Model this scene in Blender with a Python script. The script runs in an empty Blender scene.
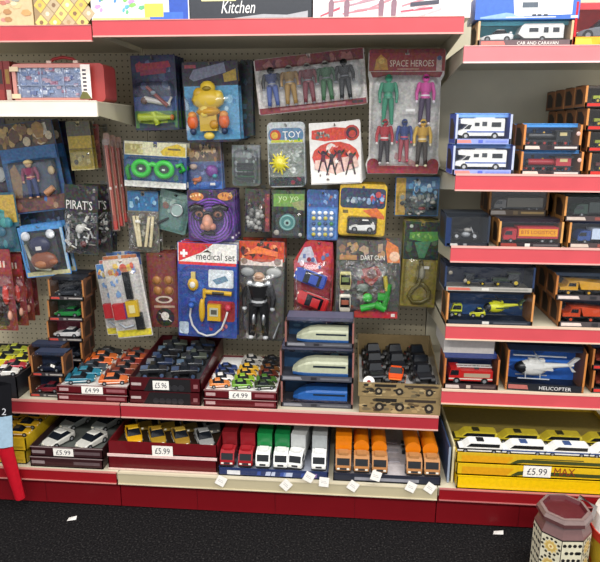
import bpy, math, random
from mathutils import Vector, Matrix
from mathutils.geometry import tessellate_polygon
RN = random.Random(11)
SC = bpy.context.scene
COL = SC.collection
PI = math.pi

# ---------------------------------------------------------------- camera
FOC, PITCH, YAW, ROLL = 599.46, 0.2429, -0.0807, 0.0034
CAM = Vector((0.7102, -2.1135, 1.1779))
_f = Vector((math.sin(YAW)*math.cos(PITCH), math.cos(YAW)*math.cos(PITCH), -math.sin(PITCH)))
_r0 = Vector((math.cos(YAW), -math.sin(YAW), 0))
_u0 = _r0.cross(_f)
_r = _r0*math.cos(ROLL) + _u0*math.sin(ROLL)
_u = -_r0*math.sin(ROLL) + _u0*math.cos(ROLL)
cd = bpy.data.cameras.new('camera')
cam = bpy.data.objects.new('camera', cd)
COL.objects.link(cam)
m3 = Matrix((_r, _u, -_f)).transposed()
cam.matrix_world = Matrix.Translation(CAM) @ m3.to_4x4()
cd.sensor_fit = 'HORIZONTAL'
cd.sensor_width = 36
cd.lens = FOC*36/600
cd.clip_start = 0.05
SC.camera = cam

def ray(u, v):
    return _f + _r*((u-300)/FOC) - _u*((v-281)/FOC)
def at(u, v, Y):
    "world x, z of a photograph point on the vertical plane y = Y"
    d = ray(u, v)
    t = (Y-CAM.y)/d.y
    return CAM.x+d.x*t, CAM.z+d.z*t
def atz(u, v, Z):
    d = ray(u, v)
    t = (Z-CAM.z)/d.z
    return CAM.x+d.x*t, CAM.y+d.y*t

# ---------------------------------------------------------------- materials
def lin(c):
    if isinstance(c, str):
        c = [int(c[i:i+2], 16)/255 for i in (0, 2, 4)]
    return tuple((x/12.92 if x <= .04045 else ((x+.055)/1.055)**2.4) for x in c[:3]) + (1.0,)
_lc = {}
def lc(c):
    if c not in _lc:
        _lc[c] = lin(c)
    return _lc[c]

MATS = {}
def nodes(name):
    m = bpy.data.materials.new(name)
    m.use_nodes = True
    nt = m.node_tree
    return m, nt, nt.nodes, nt.links, nt.nodes['Principled BSDF']
def attr_mat(name, rough, spec=.5, metal=0, mottle=.10, coat=0, scale=90):
    m, nt, N, L, b = nodes(name)
    a = N.new('ShaderNodeAttribute'); a.attribute_name = 'Col'
    tc = N.new('ShaderNodeTexCoord')
    nz = N.new('ShaderNodeTexNoise'); nz.inputs['Scale'].default_value = scale; nz.inputs['Detail'].default_value = 3
    L.new(tc.outputs['Object'], nz.inputs['Vector'])
    mr = N.new('ShaderNodeMapRange')
    mr.inputs[1].default_value = .3; mr.inputs[2].default_value = .7
    mr.inputs[3].default_value = 1-mottle; mr.inputs[4].default_value = 1+mottle*.5
    L.new(nz.outputs[0], mr.inputs[0])
    mx = N.new('ShaderNodeMix'); mx.data_type = 'RGBA'; mx.blend_type = 'MULTIPLY'; mx.inputs[0].default_value = 1
    L.new(a.outputs['Color'], mx.inputs[6]); L.new(mr.outputs[0], mx.inputs[7])
    L.new(mx.outputs[2], b.inputs['Base Color'])
    b.inputs['Roughness'].default_value = rough
    b.inputs['Specular IOR Level'].default_value = spec
    b.inputs['Metallic'].default_value = metal
    b.inputs['Coat Weight'].default_value = coat
    b.inputs['Coat Roughness'].default_value = .15
    MATS[name] = m
attr_mat('paper', .5, .3)
attr_mat('gloss', .3, .5, coat=.2)
attr_mat('dark', .3, .15, mottle=.02)
def print_mat():
    "printed card: the ink colour broken up by fine printed detail"
    m, nt, N, L, b = nodes('print')
    a = N.new('ShaderNodeAttribute'); a.attribute_name = 'Col'
    tc = N.new('ShaderNodeTexCoord')
    vo = N.new('ShaderNodeTexVoronoi'); vo.inputs['Scale'].default_value = 150
    nz = N.new('ShaderNodeTexNoise'); nz.inputs['Scale'].default_value = 120; nz.inputs['Detail'].default_value = 4
    L.new(tc.outputs['Object'], nz.inputs['Vector'])
    ad = N.new('ShaderNodeVectorMath'); ad.operation = 'MULTIPLY_ADD'
    L.new(nz.outputs['Color'], ad.inputs[0]); ad.inputs[1].default_value = (.012, .012, .012); L.new(tc.outputs['Object'], ad.inputs[2])
    L.new(ad.outputs[0], vo.inputs['Vector'])
    mr = N.new('ShaderNodeMapRange'); mr.inputs[1].default_value = .35; mr.inputs[2].default_value = .65; mr.inputs[3].default_value = .74; mr.inputs[4].default_value = 1.1
    L.new(nz.outputs[0], mr.inputs[0])
    m1 = N.new('ShaderNodeMix'); m1.data_type = 'RGBA'; m1.blend_type = 'MULTIPLY'; m1.inputs[0].default_value = 1
    L.new(a.outputs['Color'], m1.inputs[6]); L.new(mr.outputs[0], m1.inputs[7])
    m2 = N.new('ShaderNodeMix'); m2.data_type = 'RGBA'; m2.inputs[0].default_value = .05
    L.new(m1.outputs[2], m2.inputs[6]); L.new(vo.outputs['Color'], m2.inputs[7])
    L.new(m2.outputs[2], b.inputs['Base Color'])
    b.inputs['Roughness'].default_value = .32; b.inputs['Specular IOR Level'].default_value = .45
    MATS['print'] = m
print_mat()
attr_mat('plastic', .35, .5, mottle=.04)
attr_mat('steel', .3, .5, metal=.9, mottle=.04)
attr_mat('enamel', .38, .45, mottle=.05, scale=14)
def clear_mat(name, base, rough, bump, scale, tint=(.95, .96, .97, 1)):
    m, nt, N, L, b = nodes(name)
    out = [n for n in N if n.type == 'OUTPUT_MATERIAL'][0]
    tr = N.new('ShaderNodeBsdfTransparent'); tr.inputs[0].default_value = tint
    gl = N.new('ShaderNodeBsdfGlossy'); gl.inputs['Roughness'].default_value = rough
    lw = N.new('ShaderNodeLayerWeight'); lw.inputs[0].default_value = .25
    mr = N.new('ShaderNodeMapRange'); mr.inputs[3].default_value = base; mr.inputs[4].default_value = .55
    L.new(lw.outputs['Fresnel'], mr.inputs[0])
    tc = N.new('ShaderNodeTexCoord'); nz = N.new('ShaderNodeTexNoise')
    nz.inputs['Scale'].default_value = scale; nz.inputs['Detail'].default_value = 2
    L.new(tc.outputs['Object'], nz.inputs['Vector'])
    bp = N.new('ShaderNodeBump'); bp.inputs['Strength'].default_value = bump; bp.inputs['Distance'].default_value = .02
    L.new(nz.outputs[0], bp.inputs['Height']); L.new(bp.outputs[0], gl.inputs['Normal'])
    mx = N.new('ShaderNodeMixShader')
    L.new(mr.outputs[0], mx.inputs[0]); L.new(tr.outputs[0], mx.inputs[1]); L.new(gl.outputs[0], mx.inputs[2])
    L.new(mx.outputs[0], out.inputs[0])
    MATS[name] = m
clear_mat('clear', .05, .14, .1, 25)
clear_mat('film', .06, .2, .8, 45)
def pegboard_mat():
    m, nt, N, L, b = nodes('pegboard')
    tc = N.new('ShaderNodeTexCoord')
    sx = N.new('ShaderNodeSeparateXYZ'); L.new(tc.outputs['Object'], sx.inputs[0])
    def mth(op, a, bb=None):
        n = N.new('ShaderNodeMath'); n.operation = op
        for i, q in enumerate((a, bb)):
            if q is None: continue
            if isinstance(q, (int, float)): n.inputs[i].default_value = q
            else: L.new(q, n.inputs[i])
        return n.outputs[0]
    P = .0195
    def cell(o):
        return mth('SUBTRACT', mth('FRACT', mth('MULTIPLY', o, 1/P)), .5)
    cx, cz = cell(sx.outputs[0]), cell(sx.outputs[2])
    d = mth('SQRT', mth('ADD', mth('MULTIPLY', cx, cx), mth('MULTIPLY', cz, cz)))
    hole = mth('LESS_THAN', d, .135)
    nz = N.new('ShaderNodeTexNoise'); nz.inputs['Scale'].default_value = 7; L.new(tc.outputs['Object'], nz.inputs['Vector'])
    rp = N.new('ShaderNodeValToRGB')
    rp.color_ramp.elements[0].color = lin('b4aa90'); rp.color_ramp.elements[1].color = lin('c6bb9f')
    L.new(nz.outputs[0], rp.inputs[0])
    mx = N.new('ShaderNodeMix'); mx.data_type = 'RGBA'
    L.new(hole, mx.inputs[0]); L.new(rp.outputs[0], mx.inputs[6]); mx.inputs[7].default_value = lin('4a4234')  # flat dots for the holes, with their inner shadow painted into the colour
    L.new(mx.outputs[2], b.inputs['Base Color'])
    b.inputs['Roughness'].default_value = .55
    MATS['pegboard'] = m
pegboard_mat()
def carpet_mat():
    m, nt, N, L, b = nodes('carpet')
    tc = N.new('ShaderNodeTexCoord')
    n1 = N.new('ShaderNodeTexNoise'); n1.inputs['Scale'].default_value = 170; n1.inputs['Detail'].default_value = 3
    L.new(tc.outputs['Object'], n1.inputs['Vector'])
    r1 = N.new('ShaderNodeValToRGB')
    e = r1.color_ramp.elements
    e[0].position = .35; e[0].color = lin('0d0d0e'); e[1].position = .74; e[1].color = lin('3c3a38')
    k = r1.color_ramp.elements.new(.58); k.color = lin('1c1b1c')
    L.new(n1.outputs[0], r1.inputs[0]); L.new(r1.outputs[0], b.inputs['Base Color'])
    b.inputs['Roughness'].default_value = .95
    b.inputs['Specular IOR Level'].default_value = .1
    bp = N.new('ShaderNodeBump'); bp.inputs['Strength'].default_value = .6; bp.inputs['Distance'].default_value = .004
    L.new(n1.outputs[0], bp.inputs['Height']); L.new(bp.outputs[0], b.inputs['Normal'])
    MATS['carpet'] = m
carpet_mat()
def wall_mat():
    m, nt, N, L, b = nodes('wall_paint')
    nz = N.new('ShaderNodeTexNoise'); nz.inputs['Scale'].default_value = 5
    rp = N.new('ShaderNodeValToRGB')
    rp.color_ramp.elements[0].color = lin('8d887c'); rp.color_ramp.elements[1].color = lin('98948a')
    L.new(nz.outputs[0], rp.inputs[0]); L.new(rp.outputs[0], b.inputs['Base Color'])
    b.inputs['Roughness'].default_value = .7
    MATS['wall_paint'] = m
wall_mat()

# ---------------------------------------------------------------- mesh builder
_tx = {}
def text_mesh(s, shear=0):
    k = (s, shear)
    if k not in _tx:
        cu = bpy.data.curves.new('t', 'FONT'); cu.body = s; cu.shear = shear
        cu.resolution_u = 2
        o = bpy.data.objects.new('t', cu)
        me = o.to_mesh()
        vs = [(v.co.x, v.co.y) for v in me.vertices]
        fs = [tuple(p.vertices) for p in me.polygons]
        o.to_mesh_clear()
        bpy.data.objects.remove(o); bpy.data.curves.remove(cu)
        if vs:
            x0 = min(v[0] for v in vs); x1 = max(v[0] for v in vs)
            y0 = min(v[1] for v in vs); y1 = max(v[1] for v in vs)
            vs = [((x-x0)/(y1-y0), (y-y0)/(y1-y0)) for x, y in vs]
            _tx[k] = (vs, fs, (x1-x0)/(y1-y0))
        else:
            _tx[k] = ([], [], 1)
    return _tx[k]

def rrect(x0, y0, x1, y1, r, n=4):
    pts = []
    for cx, cy, a in ((x1-r, y1-r, 0), (x0+r, y1-r, 90), (x0+r, y0+r, 180), (x1-r, y0+r, 270)):
        for i in range(n+1):
            t = math.radians(a+90*i/n)
            pts.append((cx+r*math.cos(t), cy+r*math.sin(t)))
    return pts

class MB:
    def __init__(s, M=None):
        s.v = []; s.f = []; s.c = []; s.m = []; s.sm = []
        s.M = M
    def add(s, vs, fs, col, mat='plastic', smooth=False):
        b = len(s.v)
        if s.M is not None:
            vs = [tuple(s.M @ Vector(v)) for v in vs]
        s.v += vs
        c = lc(col)
        for f in fs:
            s.f.append(tuple(i+b for i in f)); s.c.append(c); s.m.append(mat); s.sm.append(smooth)
    def box(s, x0, x1, y0, y1, z0, z1, col, mat='plastic', top=None, front=None):
        vs = [(x0, y0, z0), (x1, y0, z0), (x1, y1, z0), (x0, y1, z0), (x0, y0, z1), (x1, y0, z1), (x1, y1, z1), (x0, y1, z1)]
        b = len(s.v)
        s.add(vs, [(3, 2, 1, 0), (4, 5, 6, 7), (0, 1, 5, 4), (1, 2, 6, 5), (2, 3, 7, 6), (3, 0, 4, 7)], col, mat)
        if top: s.c[-5] = lc(top)
        if front: s.c[-4] = lc(front)
    def frus(s, a, z0, b, z1, col, mat='plastic', top=None):
        "a, b = (x0,x1,y0,y1) at z0 and z1"
        vs = [(a[0], a[2], z0), (a[1], a[2], z0), (a[1], a[3], z0), (a[0], a[3], z0),
              (b[0], b[2], z1), (b[1], b[2], z1), (b[1], b[3], z1), (b[0], b[3], z1)]
        s.add(vs, [(3, 2, 1, 0), (4, 5, 6, 7), (0, 1, 5, 4), (1, 2, 6, 5), (2, 3, 7, 6), (3, 0, 4, 7)], col, mat)
        if top: s.c[-5] = lc(top)
    def prism(s, pts, y0, y1, col, mat='plastic', holes=(), smooth=False):
        "outline in x,z extruded along y"
        loops = [list(pts)] + [list(h) for h in holes]
        flat = [p for l in loops for p in l]
        n = len(flat)
        tri = tessellate_polygon([[Vector((p[0], p[1], 0)) for p in l] for l in loops]) if (holes or len(pts) > 4) else [tuple(range(n))]
        vs = [(p[0], y0, p[1]) for p in flat] + [(p[0], y1, p[1]) for p in flat]
        fs = [tuple(t) for t in tri] + [tuple(i+n for i in reversed(t)) for t in tri]
        b = 0
        for l in loops:
            k = len(l)
            for i in range(k):
                j = (i+1) % k
                fs.append((b+i, b+j, b+j+n, b+i+n))
            b += k
        s.add(vs, fs, col, mat)
    def flat(s, pts, y, col, mat='paper'):
        if len(pts) > 4:
            tri = [tuple(t) for t in tessellate_polygon([[Vector((p[0], p[1], 0)) for p in pts]])]
        else:
            tri = [tuple(range(len(pts)))]
        s.add([(p[0], y, p[1]) for p in pts], tri, col, mat)
    def tube(s, p, q, r1, r2, col, n=8, mat='plastic', cap=True):
        p = Vector(p); q = Vector(q)
        d = (q-p)
        if d.length < 1e-7: return
        d.normalize()
        a = d.orthogonal().normalized(); b = d.cross(a)
        vs = []
        for o, r in ((p, r1), (q, r2)):
            for i in range(n):
                t = 2*PI*i/n
                vs.append(tuple(o+a*(r*math.cos(t))+b*(r*math.sin(t))))
        s.add(vs, [(i, (i+1) % n, (i+1) % n+n, i+n) for i in range(n)], col, mat, True)
        if cap:
            s.add(vs, [tuple(range(n-1, -1, -1)), tuple(range(n, 2*n))], col, mat)
    def path(s, pts, r, col, n=6, mat='plastic', close=False):
        pts = [Vector(p) for p in pts]
        k = len(pts)
        vs = []
        for i, p in enumerate(pts):
            if close: d = pts[(i+1) % k]-pts[i-1]
            else: d = pts[min(i+1, k-1)]-pts[max(i-1, 0)]
            d.normalize()
            ref = Vector((0, 1, 0)) if abs(d.y) < .9 else Vector((1, 0, 0))
            a = d.cross(ref).normalized(); b = d.cross(a)
            for j in range(n):
                t = 2*PI*j/n
                vs.append(tuple(p+a*(r*math.cos(t))+b*(r*math.sin(t))))
        fs = []
        for i in range(k if close else k-1):
            i2 = (i+1) % k
            for j in range(n):
                fs.append((i*n+j, i*n+(j+1) % n, i2*n+(j+1) % n, i2*n+j))
        if not close:
            fs += [tuple(range(n)), tuple(range((k-1)*n, k*n))]
        s.add(vs, fs, col, mat, True)
    def ring(s, c, R, r, col, n=16, axis='y', mat='plastic', sq=1):
        pts = []
        for i in range(n):
            t = 2*PI*i/n
            if axis == 'y': pts.append((c[0]+R*math.cos(t), c[1], c[2]+R*sq*math.sin(t)))
            else: pts.append((c[0]+R*math.cos(t), c[1]+R*math.sin(t), c[2]))
        s.path(pts, r, col, 6, mat, True)
    def ball(s, c, r, col, n=10, m=6, mat='plastic'):
        if not isinstance(r, (tuple, list)): r = (r, r, r)
        vs = [(c[0], c[1], c[2]-r[2])]
        for i in range(1, m):
            a = -PI/2+PI*i/m
            for j in range(n):
                t = 2*PI*j/n
                vs.append((c[0]+r[0]*math.cos(a)*math.cos(t), c[1]+r[1]*math.cos(a)*math.sin(t), c[2]+r[2]*math.sin(a)))
        vs.append((c[0], c[1], c[2]+r[2]))
        L = len(vs)-1
        fs = [(0, 1+(j+1) % n, 1+j) for j in range(n)]
        for i in range(m-2):
            for j in range(n):
                fs.append((1+i*n+j, 1+i*n+(j+1) % n, 1+(i+1)*n+(j+1) % n, 1+(i+1)*n+j))
        fs += [(1+(m-2)*n+j, 1+(m-2)*n+(j+1) % n, L) for j in range(n)]
        s.add(vs, fs, col, mat, True)
    def cyl(s, c, r, h, col, n=14, axis='y', mat='plastic'):
        d = {'x': (h/2, 0, 0), 'y': (0, h/2, 0), 'z': (0, 0, h/2)}[axis]
        s.tube((c[0]-d[0], c[1]-d[1], c[2]-d[2]), (c[0]+d[0], c[1]+d[1], c[2]+d[2]), r, r, col, n, mat)
    def loft(s, st, col, mat='plastic', ch=.3):
        "stations (x, halfwidth, z0, z1) with chamfered section"
        vs = []
        for x, hw, z0, z1 in st:
            k = min(hw, (z1-z0)/2)*ch
            for y, z in ((-hw+k, z0), (hw-k, z0), (hw, z0+k), (hw, z1-k), (hw-k, z1), (-hw+k, z1), (-hw, z1-k), (-hw, z0+k)):
                vs.append((x, y, z))
        fs = []
        for i in range(len(st)-1):
            for j in range(8):
                fs.append((i*8+j, i*8+(j+1) % 8, (i+1)*8+(j+1) % 8, (i+1)*8+j))
        fs += [tuple(range(7, -1, -1)), tuple(range((len(st)-1)*8, len(st)*8))]
        s.add(vs, fs, col, mat)
    def text(s, t, x, z, hgt, y, col, align='c', maxw=None, shear=0, mat='paper'):
        vs, fs, w = text_mesh(t, shear)
        sx = hgt
        if maxw and w*hgt > maxw: sx = maxw/w
        W = w*sx
        ox = x-(W/2 if align == 'c' else 0)
        s.add([(ox+a*sx, y, z+b*hgt) for a, b in vs], fs, col, mat)
    def build(s, name, parent=None, loc=None):
        me = bpy.data.meshes.new(name)
        me.from_pydata(s.v, [], s.f)
        mats = []
        for m in s.m:
            if m not in mats: mats.append(m)
        for m in mats: me.materials.append(MATS[m])
        me.polygons.foreach_set('material_index', [mats.index(m) for m in s.m])
        me.polygons.foreach_set('use_smooth', s.sm)
        ca = me.color_attributes.new('Col', 'FLOAT_COLOR', 'CORNER')
        buf = []
        for f, c in zip(s.f, s.c):
            buf += list(c)*len(f)
        ca.data.foreach_set('color', buf)
        me.update()
        o = bpy.data.objects.new(name, me)
        COL.objects.link(o)
        if parent: o.parent = parent
        if loc: o.location = loc
        return o

def tag(o, label, cat, group=None):
    if not 4 <= len(label.split()) <= 16: print('BADLABEL', len(label.split()), label)
    o['label'] = label; o['category'] = cat
    if group: o['group'] = group
    return o
def empty(name, label, cat, loc, group=None, rot=(0, 0, 0)):
    o = bpy.data.objects.new(name, None); COL.objects.link(o)
    o.empty_display_size = .02
    o.location = loc; o.rotation_euler = rot
    return tag(o, label, cat, group)
KIDS = {}
def tree(o):
    return [c for c in o.children]
def copy_tree(o, loc, label=None, rot=None, group=None):
    r = o.copy(); COL.objects.link(r); r.location = loc
    if rot is not None: r.rotation_euler = rot
    if label: tag(r, label, r['category'])
    if group: r['group'] = group
    for ch in o.children:
        c = ch.copy(); COL.objects.link(c); c.parent = r
        for g in ch.children:
            d = g.copy(); COL.objects.link(d); d.parent = c
    return r
ORD = ['first', 'second', 'third', 'fourth', 'fifth', 'sixth', 'seventh']
# ---------------------------------------------------------------- vehicles (length along x, nose at +x, wheels on z = 0)
BLK = '141416'
GLS = '10151c'
def wheel(mb, x, y, r, w, hub='8d8f92', col=BLK):
    mb.cyl((x, y, r), r, w, col, 12, 'y')
    sgn = 1 if y > 0 else -1
    mb.cyl((x, y+sgn*w*.5, r), r*.5, w*.15, hub, 10, 'y')
def wheels(get, L, W, r, xs, hub='8d8f92'):
    for x in xs:
        for sd in (-1, 1):
            wheel(get('wheel'), x*L, sd*(W/2-r*.25), r, r*.6, hub)
def car(get, L, W, H, col, roof=None, stripe=None):
    b = get('body'); h = W/2
    b.loft([(-.5*L, h*.8, .28*H, .6*H), (-.44*L, h*.96, .18*H, .68*H), (-.2*L, h, .14*H, .66*H), (.15*L, h, .14*H, .6*H),
            (.4*L, h*.92, .16*H, .48*H), (.5*L, h*.72, .2*H, .36*H)], col, 'gloss')
    b.box(-.45*L, -.38*L, -h*.9, h*.9, .72*H, .8*H, col, 'gloss')
    b.box(.47*L, .505*L, -h*.6, -h*.3, .3*H, .4*H, 'f4efd8')
    b.box(.47*L, .505*L, h*.3, h*.6, .3*H, .4*H, 'f4efd8')
    b.box(-.5*L, .3*L, -h*1.01, -h*.985, .28*H, .36*H, stripe or 'e8e6e0')
    c = get('cabin')
    c.frus((-.36*L, .2*L, -h*.86, h*.86), .6*H, (-.24*L, .02*L, -h*.66, h*.66), .95*H, GLS, 'dark')
    c.frus((-.24*L, .02*L, -h*.66, h*.66), .95*H, (-.22*L, .0*L, -h*.6, h*.6), 1.0*H, roof or col, 'gloss')
    wheels(get, L, W, .24*H, (-.3, .3))
def monster(get, L, W, H, col, trim='6a6d72'):
    b = get('body'); h = W/2
    b.box(-.4*L, .4*L, -h*.35, h*.35, .3*H, .42*H, '1a1a1c')
    b.loft([(-.48*L, h*.7, .44*H, .68*H), (-.1*L, h*.75, .42*H, .7*H), (.2*L, h*.75, .42*H, .68*H), (.48*L, h*.65, .44*H, .6*H)], col, 'gloss')
    b.frus((-.16*L, .2*L, -h*.66, h*.66), .68*H, (-.1*L, .08*L, -h*.55, h*.55), .98*H, GLS, 'dark', col)
    b.box(-.46*L, -.2*L, -h*.5, h*.5, .66*H, .72*H, trim)
    b.box(.48*L, .5*L, -h*.6, h*.6, .46*H, .52*H, trim)
    for x in (-.3, .3):
        for sd in (-1, 1):
            wheel(get('wheel'), x*L, sd*h*.78, .27*H, h*.42, trim)
def camper(get, L, W, H, col='f3f1ec', stripe='2b57b5'):
    b = get('body'); h = W/2
    pr = [(-.5, .18), (.36, .18), (.5, .24), (.49, .42), (.38, .5), (.28, .72), (.44, .76), (.45, .95), (.4, 1), (-.48, 1), (-.5, .95)]
    b.prism([(x*L, z*H) for x, z in pr], -h, h, col, 'gloss')
    b.prism([(.27*L, .7*H), (.365*L, .5*H), (.24*L, .5*H), (.2*L, .7*H)], -h-.0006, h+.0006, GLS, 'gloss')
    b.box(-.5*L, .3*L, -h-.0004, h+.0004, .34*H, .4*H, stripe, 'gloss')
    b.box(-.42*L, -.22*L, -h-.0006, h+.0006, .6*H, .82*H, '22262c', 'gloss')
    b.box(-.12*L, -.02*L, -h-.0006, h+.0006, .64*H, .84*H, '3a3f46', 'gloss')
    b.box(.04*L, .14*L, -h-.0006, h+.0006, .64*H, .8*H, '22262c', 'gloss')
    b.box(-.3*L, .1*L, -h*.5, h*.5, 1.0*H, 1.05*H, 'd9d8d4')
    wheels(get, L, W, .17*H, (-.3, .32), 'c9c9c9')
def van(get, L, W, H, col, band, glass=GLS):
    b = get('body'); h = W/2
    pr = [(-.5, .2), (.5, .2), (.5, .42), (.36, .55), (.24, .95), (.18, 1), (-.46, 1), (-.5, .9)]
    b.prism([(x*L, z*H) for x, z in pr], -h, h, col, 'gloss')
    b.prism([(x*L, z*H) for x, z in ((-.44, .6), (.3, .6), (.2, .9), (-.44, .9))], -h-.0006, h+.0006, glass, 'gloss')
    b.box(-.5*L, .5*L, -h-.0006, h+.0006, .34*H, .46*H, band, 'gloss')
    b.box(-.1*L, .06*L, -h*.6, h*.6, H, 1.08*H, band, 'gloss')
    wheels(get, L, W, .2*H, (-.32, .32))
def loco(get, L, W, H, col, trim='1b1c1f'):
    b = get('body'); h = W/2
    b.box(-.5*L, .48*L, -h*.8, h*.8, .24*H, .34*H, trim)
    b.tube((-.15*L, 0, .56*H), (.42*L, 0, .56*H), .22*H, .22*H, col, 12)
    b.tube((.42*L, 0, .56*H), (.46*L, 0, .56*H), .23*H, .2*H, trim, 12)
    b.box(-.46*L, -.14*L, -h*.85, h*.85, .34*H, .86*H, col)
    b.box(-.5*L, -.1*L, -h, h, .86*H, .94*H, trim)
    b.box(-.38*L, -.22*L, -h*.87, h*.87, .6*H, .8*H, 'd8c58a')
    b.tube((.32*L, 0, .74*H), (.32*L, 0, 1.0*H), .07*H, .1*H, trim, 10)
    b.ball((.1*L, 0, .78*H), .08*H, 'c09a3c')
    b.frus((.46*L, .5*L, -h*.7, h*.7), .1*H, (.44*L, .46*L, -h*.7, h*.7), .34*H, 'b5382c')
    for x in (-.36, -.12, .12, .34):
        for sd in (-1, 1):
            wheel(get('wheel'), x*L, sd*h*.8, .16*H, h*.2, 'a82c28')
def lorry(get, L, W, H, cab, cargo, word=None, wc='b3261d', kind='box', ck=1):
    b = get('cab'); h = W/2; H0 = H; H = H*ck
    b.prism([(x*L, z*H) for x, z in ((.26, .2), (.5, .2), (.5, .46), (.46, .76), (.4, .86), (.26, .86))], -h*.95, h*.95, cab, 'gloss')
    b.prism([(x*L, z*H) for x, z in ((.34, .5), (.485, .5), (.455, .74), (.34, .74))], -h*.97, h*.97, GLS, 'gloss')
    b.box(.485*L, .51*L, -h*.95, h*.95, .14*H, .26*H, '2a2a2c')
    H = H0
    c = get('cargo_body')
    c.box(-.5*L, .28*L, -h*.7, h*.7, .2*H, .3*H, '202022')
    if kind == 'box':
        c.box(-.5*L, .24*L, -h, h, .3*H, 1.0*H, cargo, 'gloss')
        if word:
            c.box(-.48*L, .22*L, -h-.0008, -h, .5*H, .86*H, 'f2b21c', 'paper')
            M0 = c.M
            c.text(word, -.13*L, .58*H, .2*H, -h-.0014, wc, maxw=.64*L)
    else:
        c.tube((-.48*L, 0, .64*H), (.22*L, 0, .64*H), min(.34*H, h*.97), min(.34*H, h*.97), cargo, 14)
    wheels(get, L, W, .14*H, (-.38, -.22, .36))
def heli(get, L, W, H, col, trim='23262b', dark=None):
    b = get('fuselage'); 
    b.ball((.2*L, 0, .42*H), (.25*L, W*.42, .3*H), col, 14, 8)
    b.ball((.32*L, 0, .42*H), (.15*L, W*.38, .24*H), GLS, 12, 7, 'gloss')
    b.tube((.05*L, 0, .5*H), (-.42*L, 0, .58*H), .13*H, .05*H, col, 10)
    b.prism([(x*L, z*H) for x, z in ((-.36, .56), (-.5, .86), (-.43, .86), (-.33, .62), (-.4, .34), (-.46, .34))], -.006, .006, dark or col)
    b.box(-.1*L, .2*L, -W*.43, W*.43, .4*H, .46*H, dark or trim)
    b.tube((.14*L, 0, .68*H), (.14*L, 0, .86*H), .05*H, .04*H, trim, 8)
    b.box(.02*L, .26*L, -W*.2, W*.2, .66*H, .76*H, col)
    r = get('rotor_blade'); r.box(-.3*L, .5*L, -.003, .003, .86*H, .89*H, trim); r.box(.13*L, .15*L, -W*1.0, W*1.0, .86*H, .89*H, trim)
    k = get('skid')
    for sd in (-1, 1):
        k.tube((-.06*L, sd*W*.35, .05*H), (.42*L, sd*W*.35, .05*H), .025*H, .025*H, trim, 6)
        for x in (.08, .3):
            k.tube((x*L, sd*W*.35, .05*H), (x*L, sd*W*.2, .3*H), .02*H, .02*H, trim, 6)
def dumper(get, L, W, H, col, bed=None):
    b = get('cab'); h = W/2
    b.box(-.48*L, .48*L, -h*.7, h*.7, .26*H, .38*H, '26221e')
    b.prism([(x*L, z*H) for x, z in ((.16, .36), (.5, .36), (.5, .56), (.38, .62), (.34, .92), (.16, .92))], -h*.9, h*.9, col, 'gloss')
    b.prism([(x*L, z*H) for x, z in ((.2, .62), (.35, .62), (.33, .86), (.2, .86))], -h*.92, h*.92, GLS, 'gloss')
    c = get('dump_bed')
    c.prism([(x*L, z*H) for x, z in ((-.5, .6), (-.4, .42), (.1, .42), (.16, .96), (.36, .98), (.36, 1.02), (.12, 1.02), (-.48, .84))], -h, h, bed or col, 'gloss')
    for x in (-.3, -.05, .34):
        for sd in (-1, 1):
            wheel(get('wheel'), x*L, sd*h*.8, .19*H, h*.35, col)
def fire_engine(get, L, W, H):
    b = get('body'); h = W/2
    b.prism([(x*L, z*H) for x, z in ((-.5, .2), (.5, .2), (.5, .5), (.46, .84), (.24, .84), (.22, .76), (-.5, .76))], -h, h, 'c9221f', 'gloss')
    b.prism([(x*L, z*H) for x, z in ((.28, .5), (.48, .5), (.45, .78), (.28, .78))], -h*1.01, h*1.01, GLS, 'gloss')
    b.box(-.44*L, .16*L, -h*1.01, h*1.01, .4*H, .62*H, 'b9a48a')
    b.box(-.5*L, .5*L, -h*1.012, h*1.012, .28*H, .34*H, 'f0ead8')
    l = get('ladder')
    for y in (-.3, .3):
        l.box(-.5*L, .3*L, y*h-.0015, y*h+.0015, .84*H, .9*H, 'd9d6cf')
    for i in range(8):
        l.box(-.46*L+i*.1*L, -.45*L+i*.1*L, -.3*h, .3*h, .85*H, .89*H, 'd9d6cf')
    l.box(-.2*L, -.1*L, -h*.5, h*.5, .76*H, .85*H, '3a3a3c')
    wheels(get, L, W, .19*H, (-.32, .32))
def tractor(get, L, W, H, col):
    b = get('body'); h = W/2
    b.box(-.05*L, .46*L, -h*.4, h*.4, .34*H, .58*H, col, 'gloss')
    b.frus((-.34*L, .02*L, -h*.6, h*.6), .5*H, (-.3*L, -.02*L, -h*.5, h*.5), .94*H, GLS, 'gloss', col)
    b.box(-.36*L, .02*L, -h*.6, h*.6, .94*H, 1.0*H, col, 'gloss')
    b.tube((.2*L, 0, .58*H), (.2*L, 0, .9*H), .03*H, .03*H, '2a2a2a', 6)
    for sd in (-1, 1):
        wheel(get('wheel'), -.22*L, sd*h*.75, .3*H, h*.45, 'd8b92c')
        wheel(get('wheel'), .32*L, sd*h*.7, .19*H, h*.35, 'd8b92c')
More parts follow.
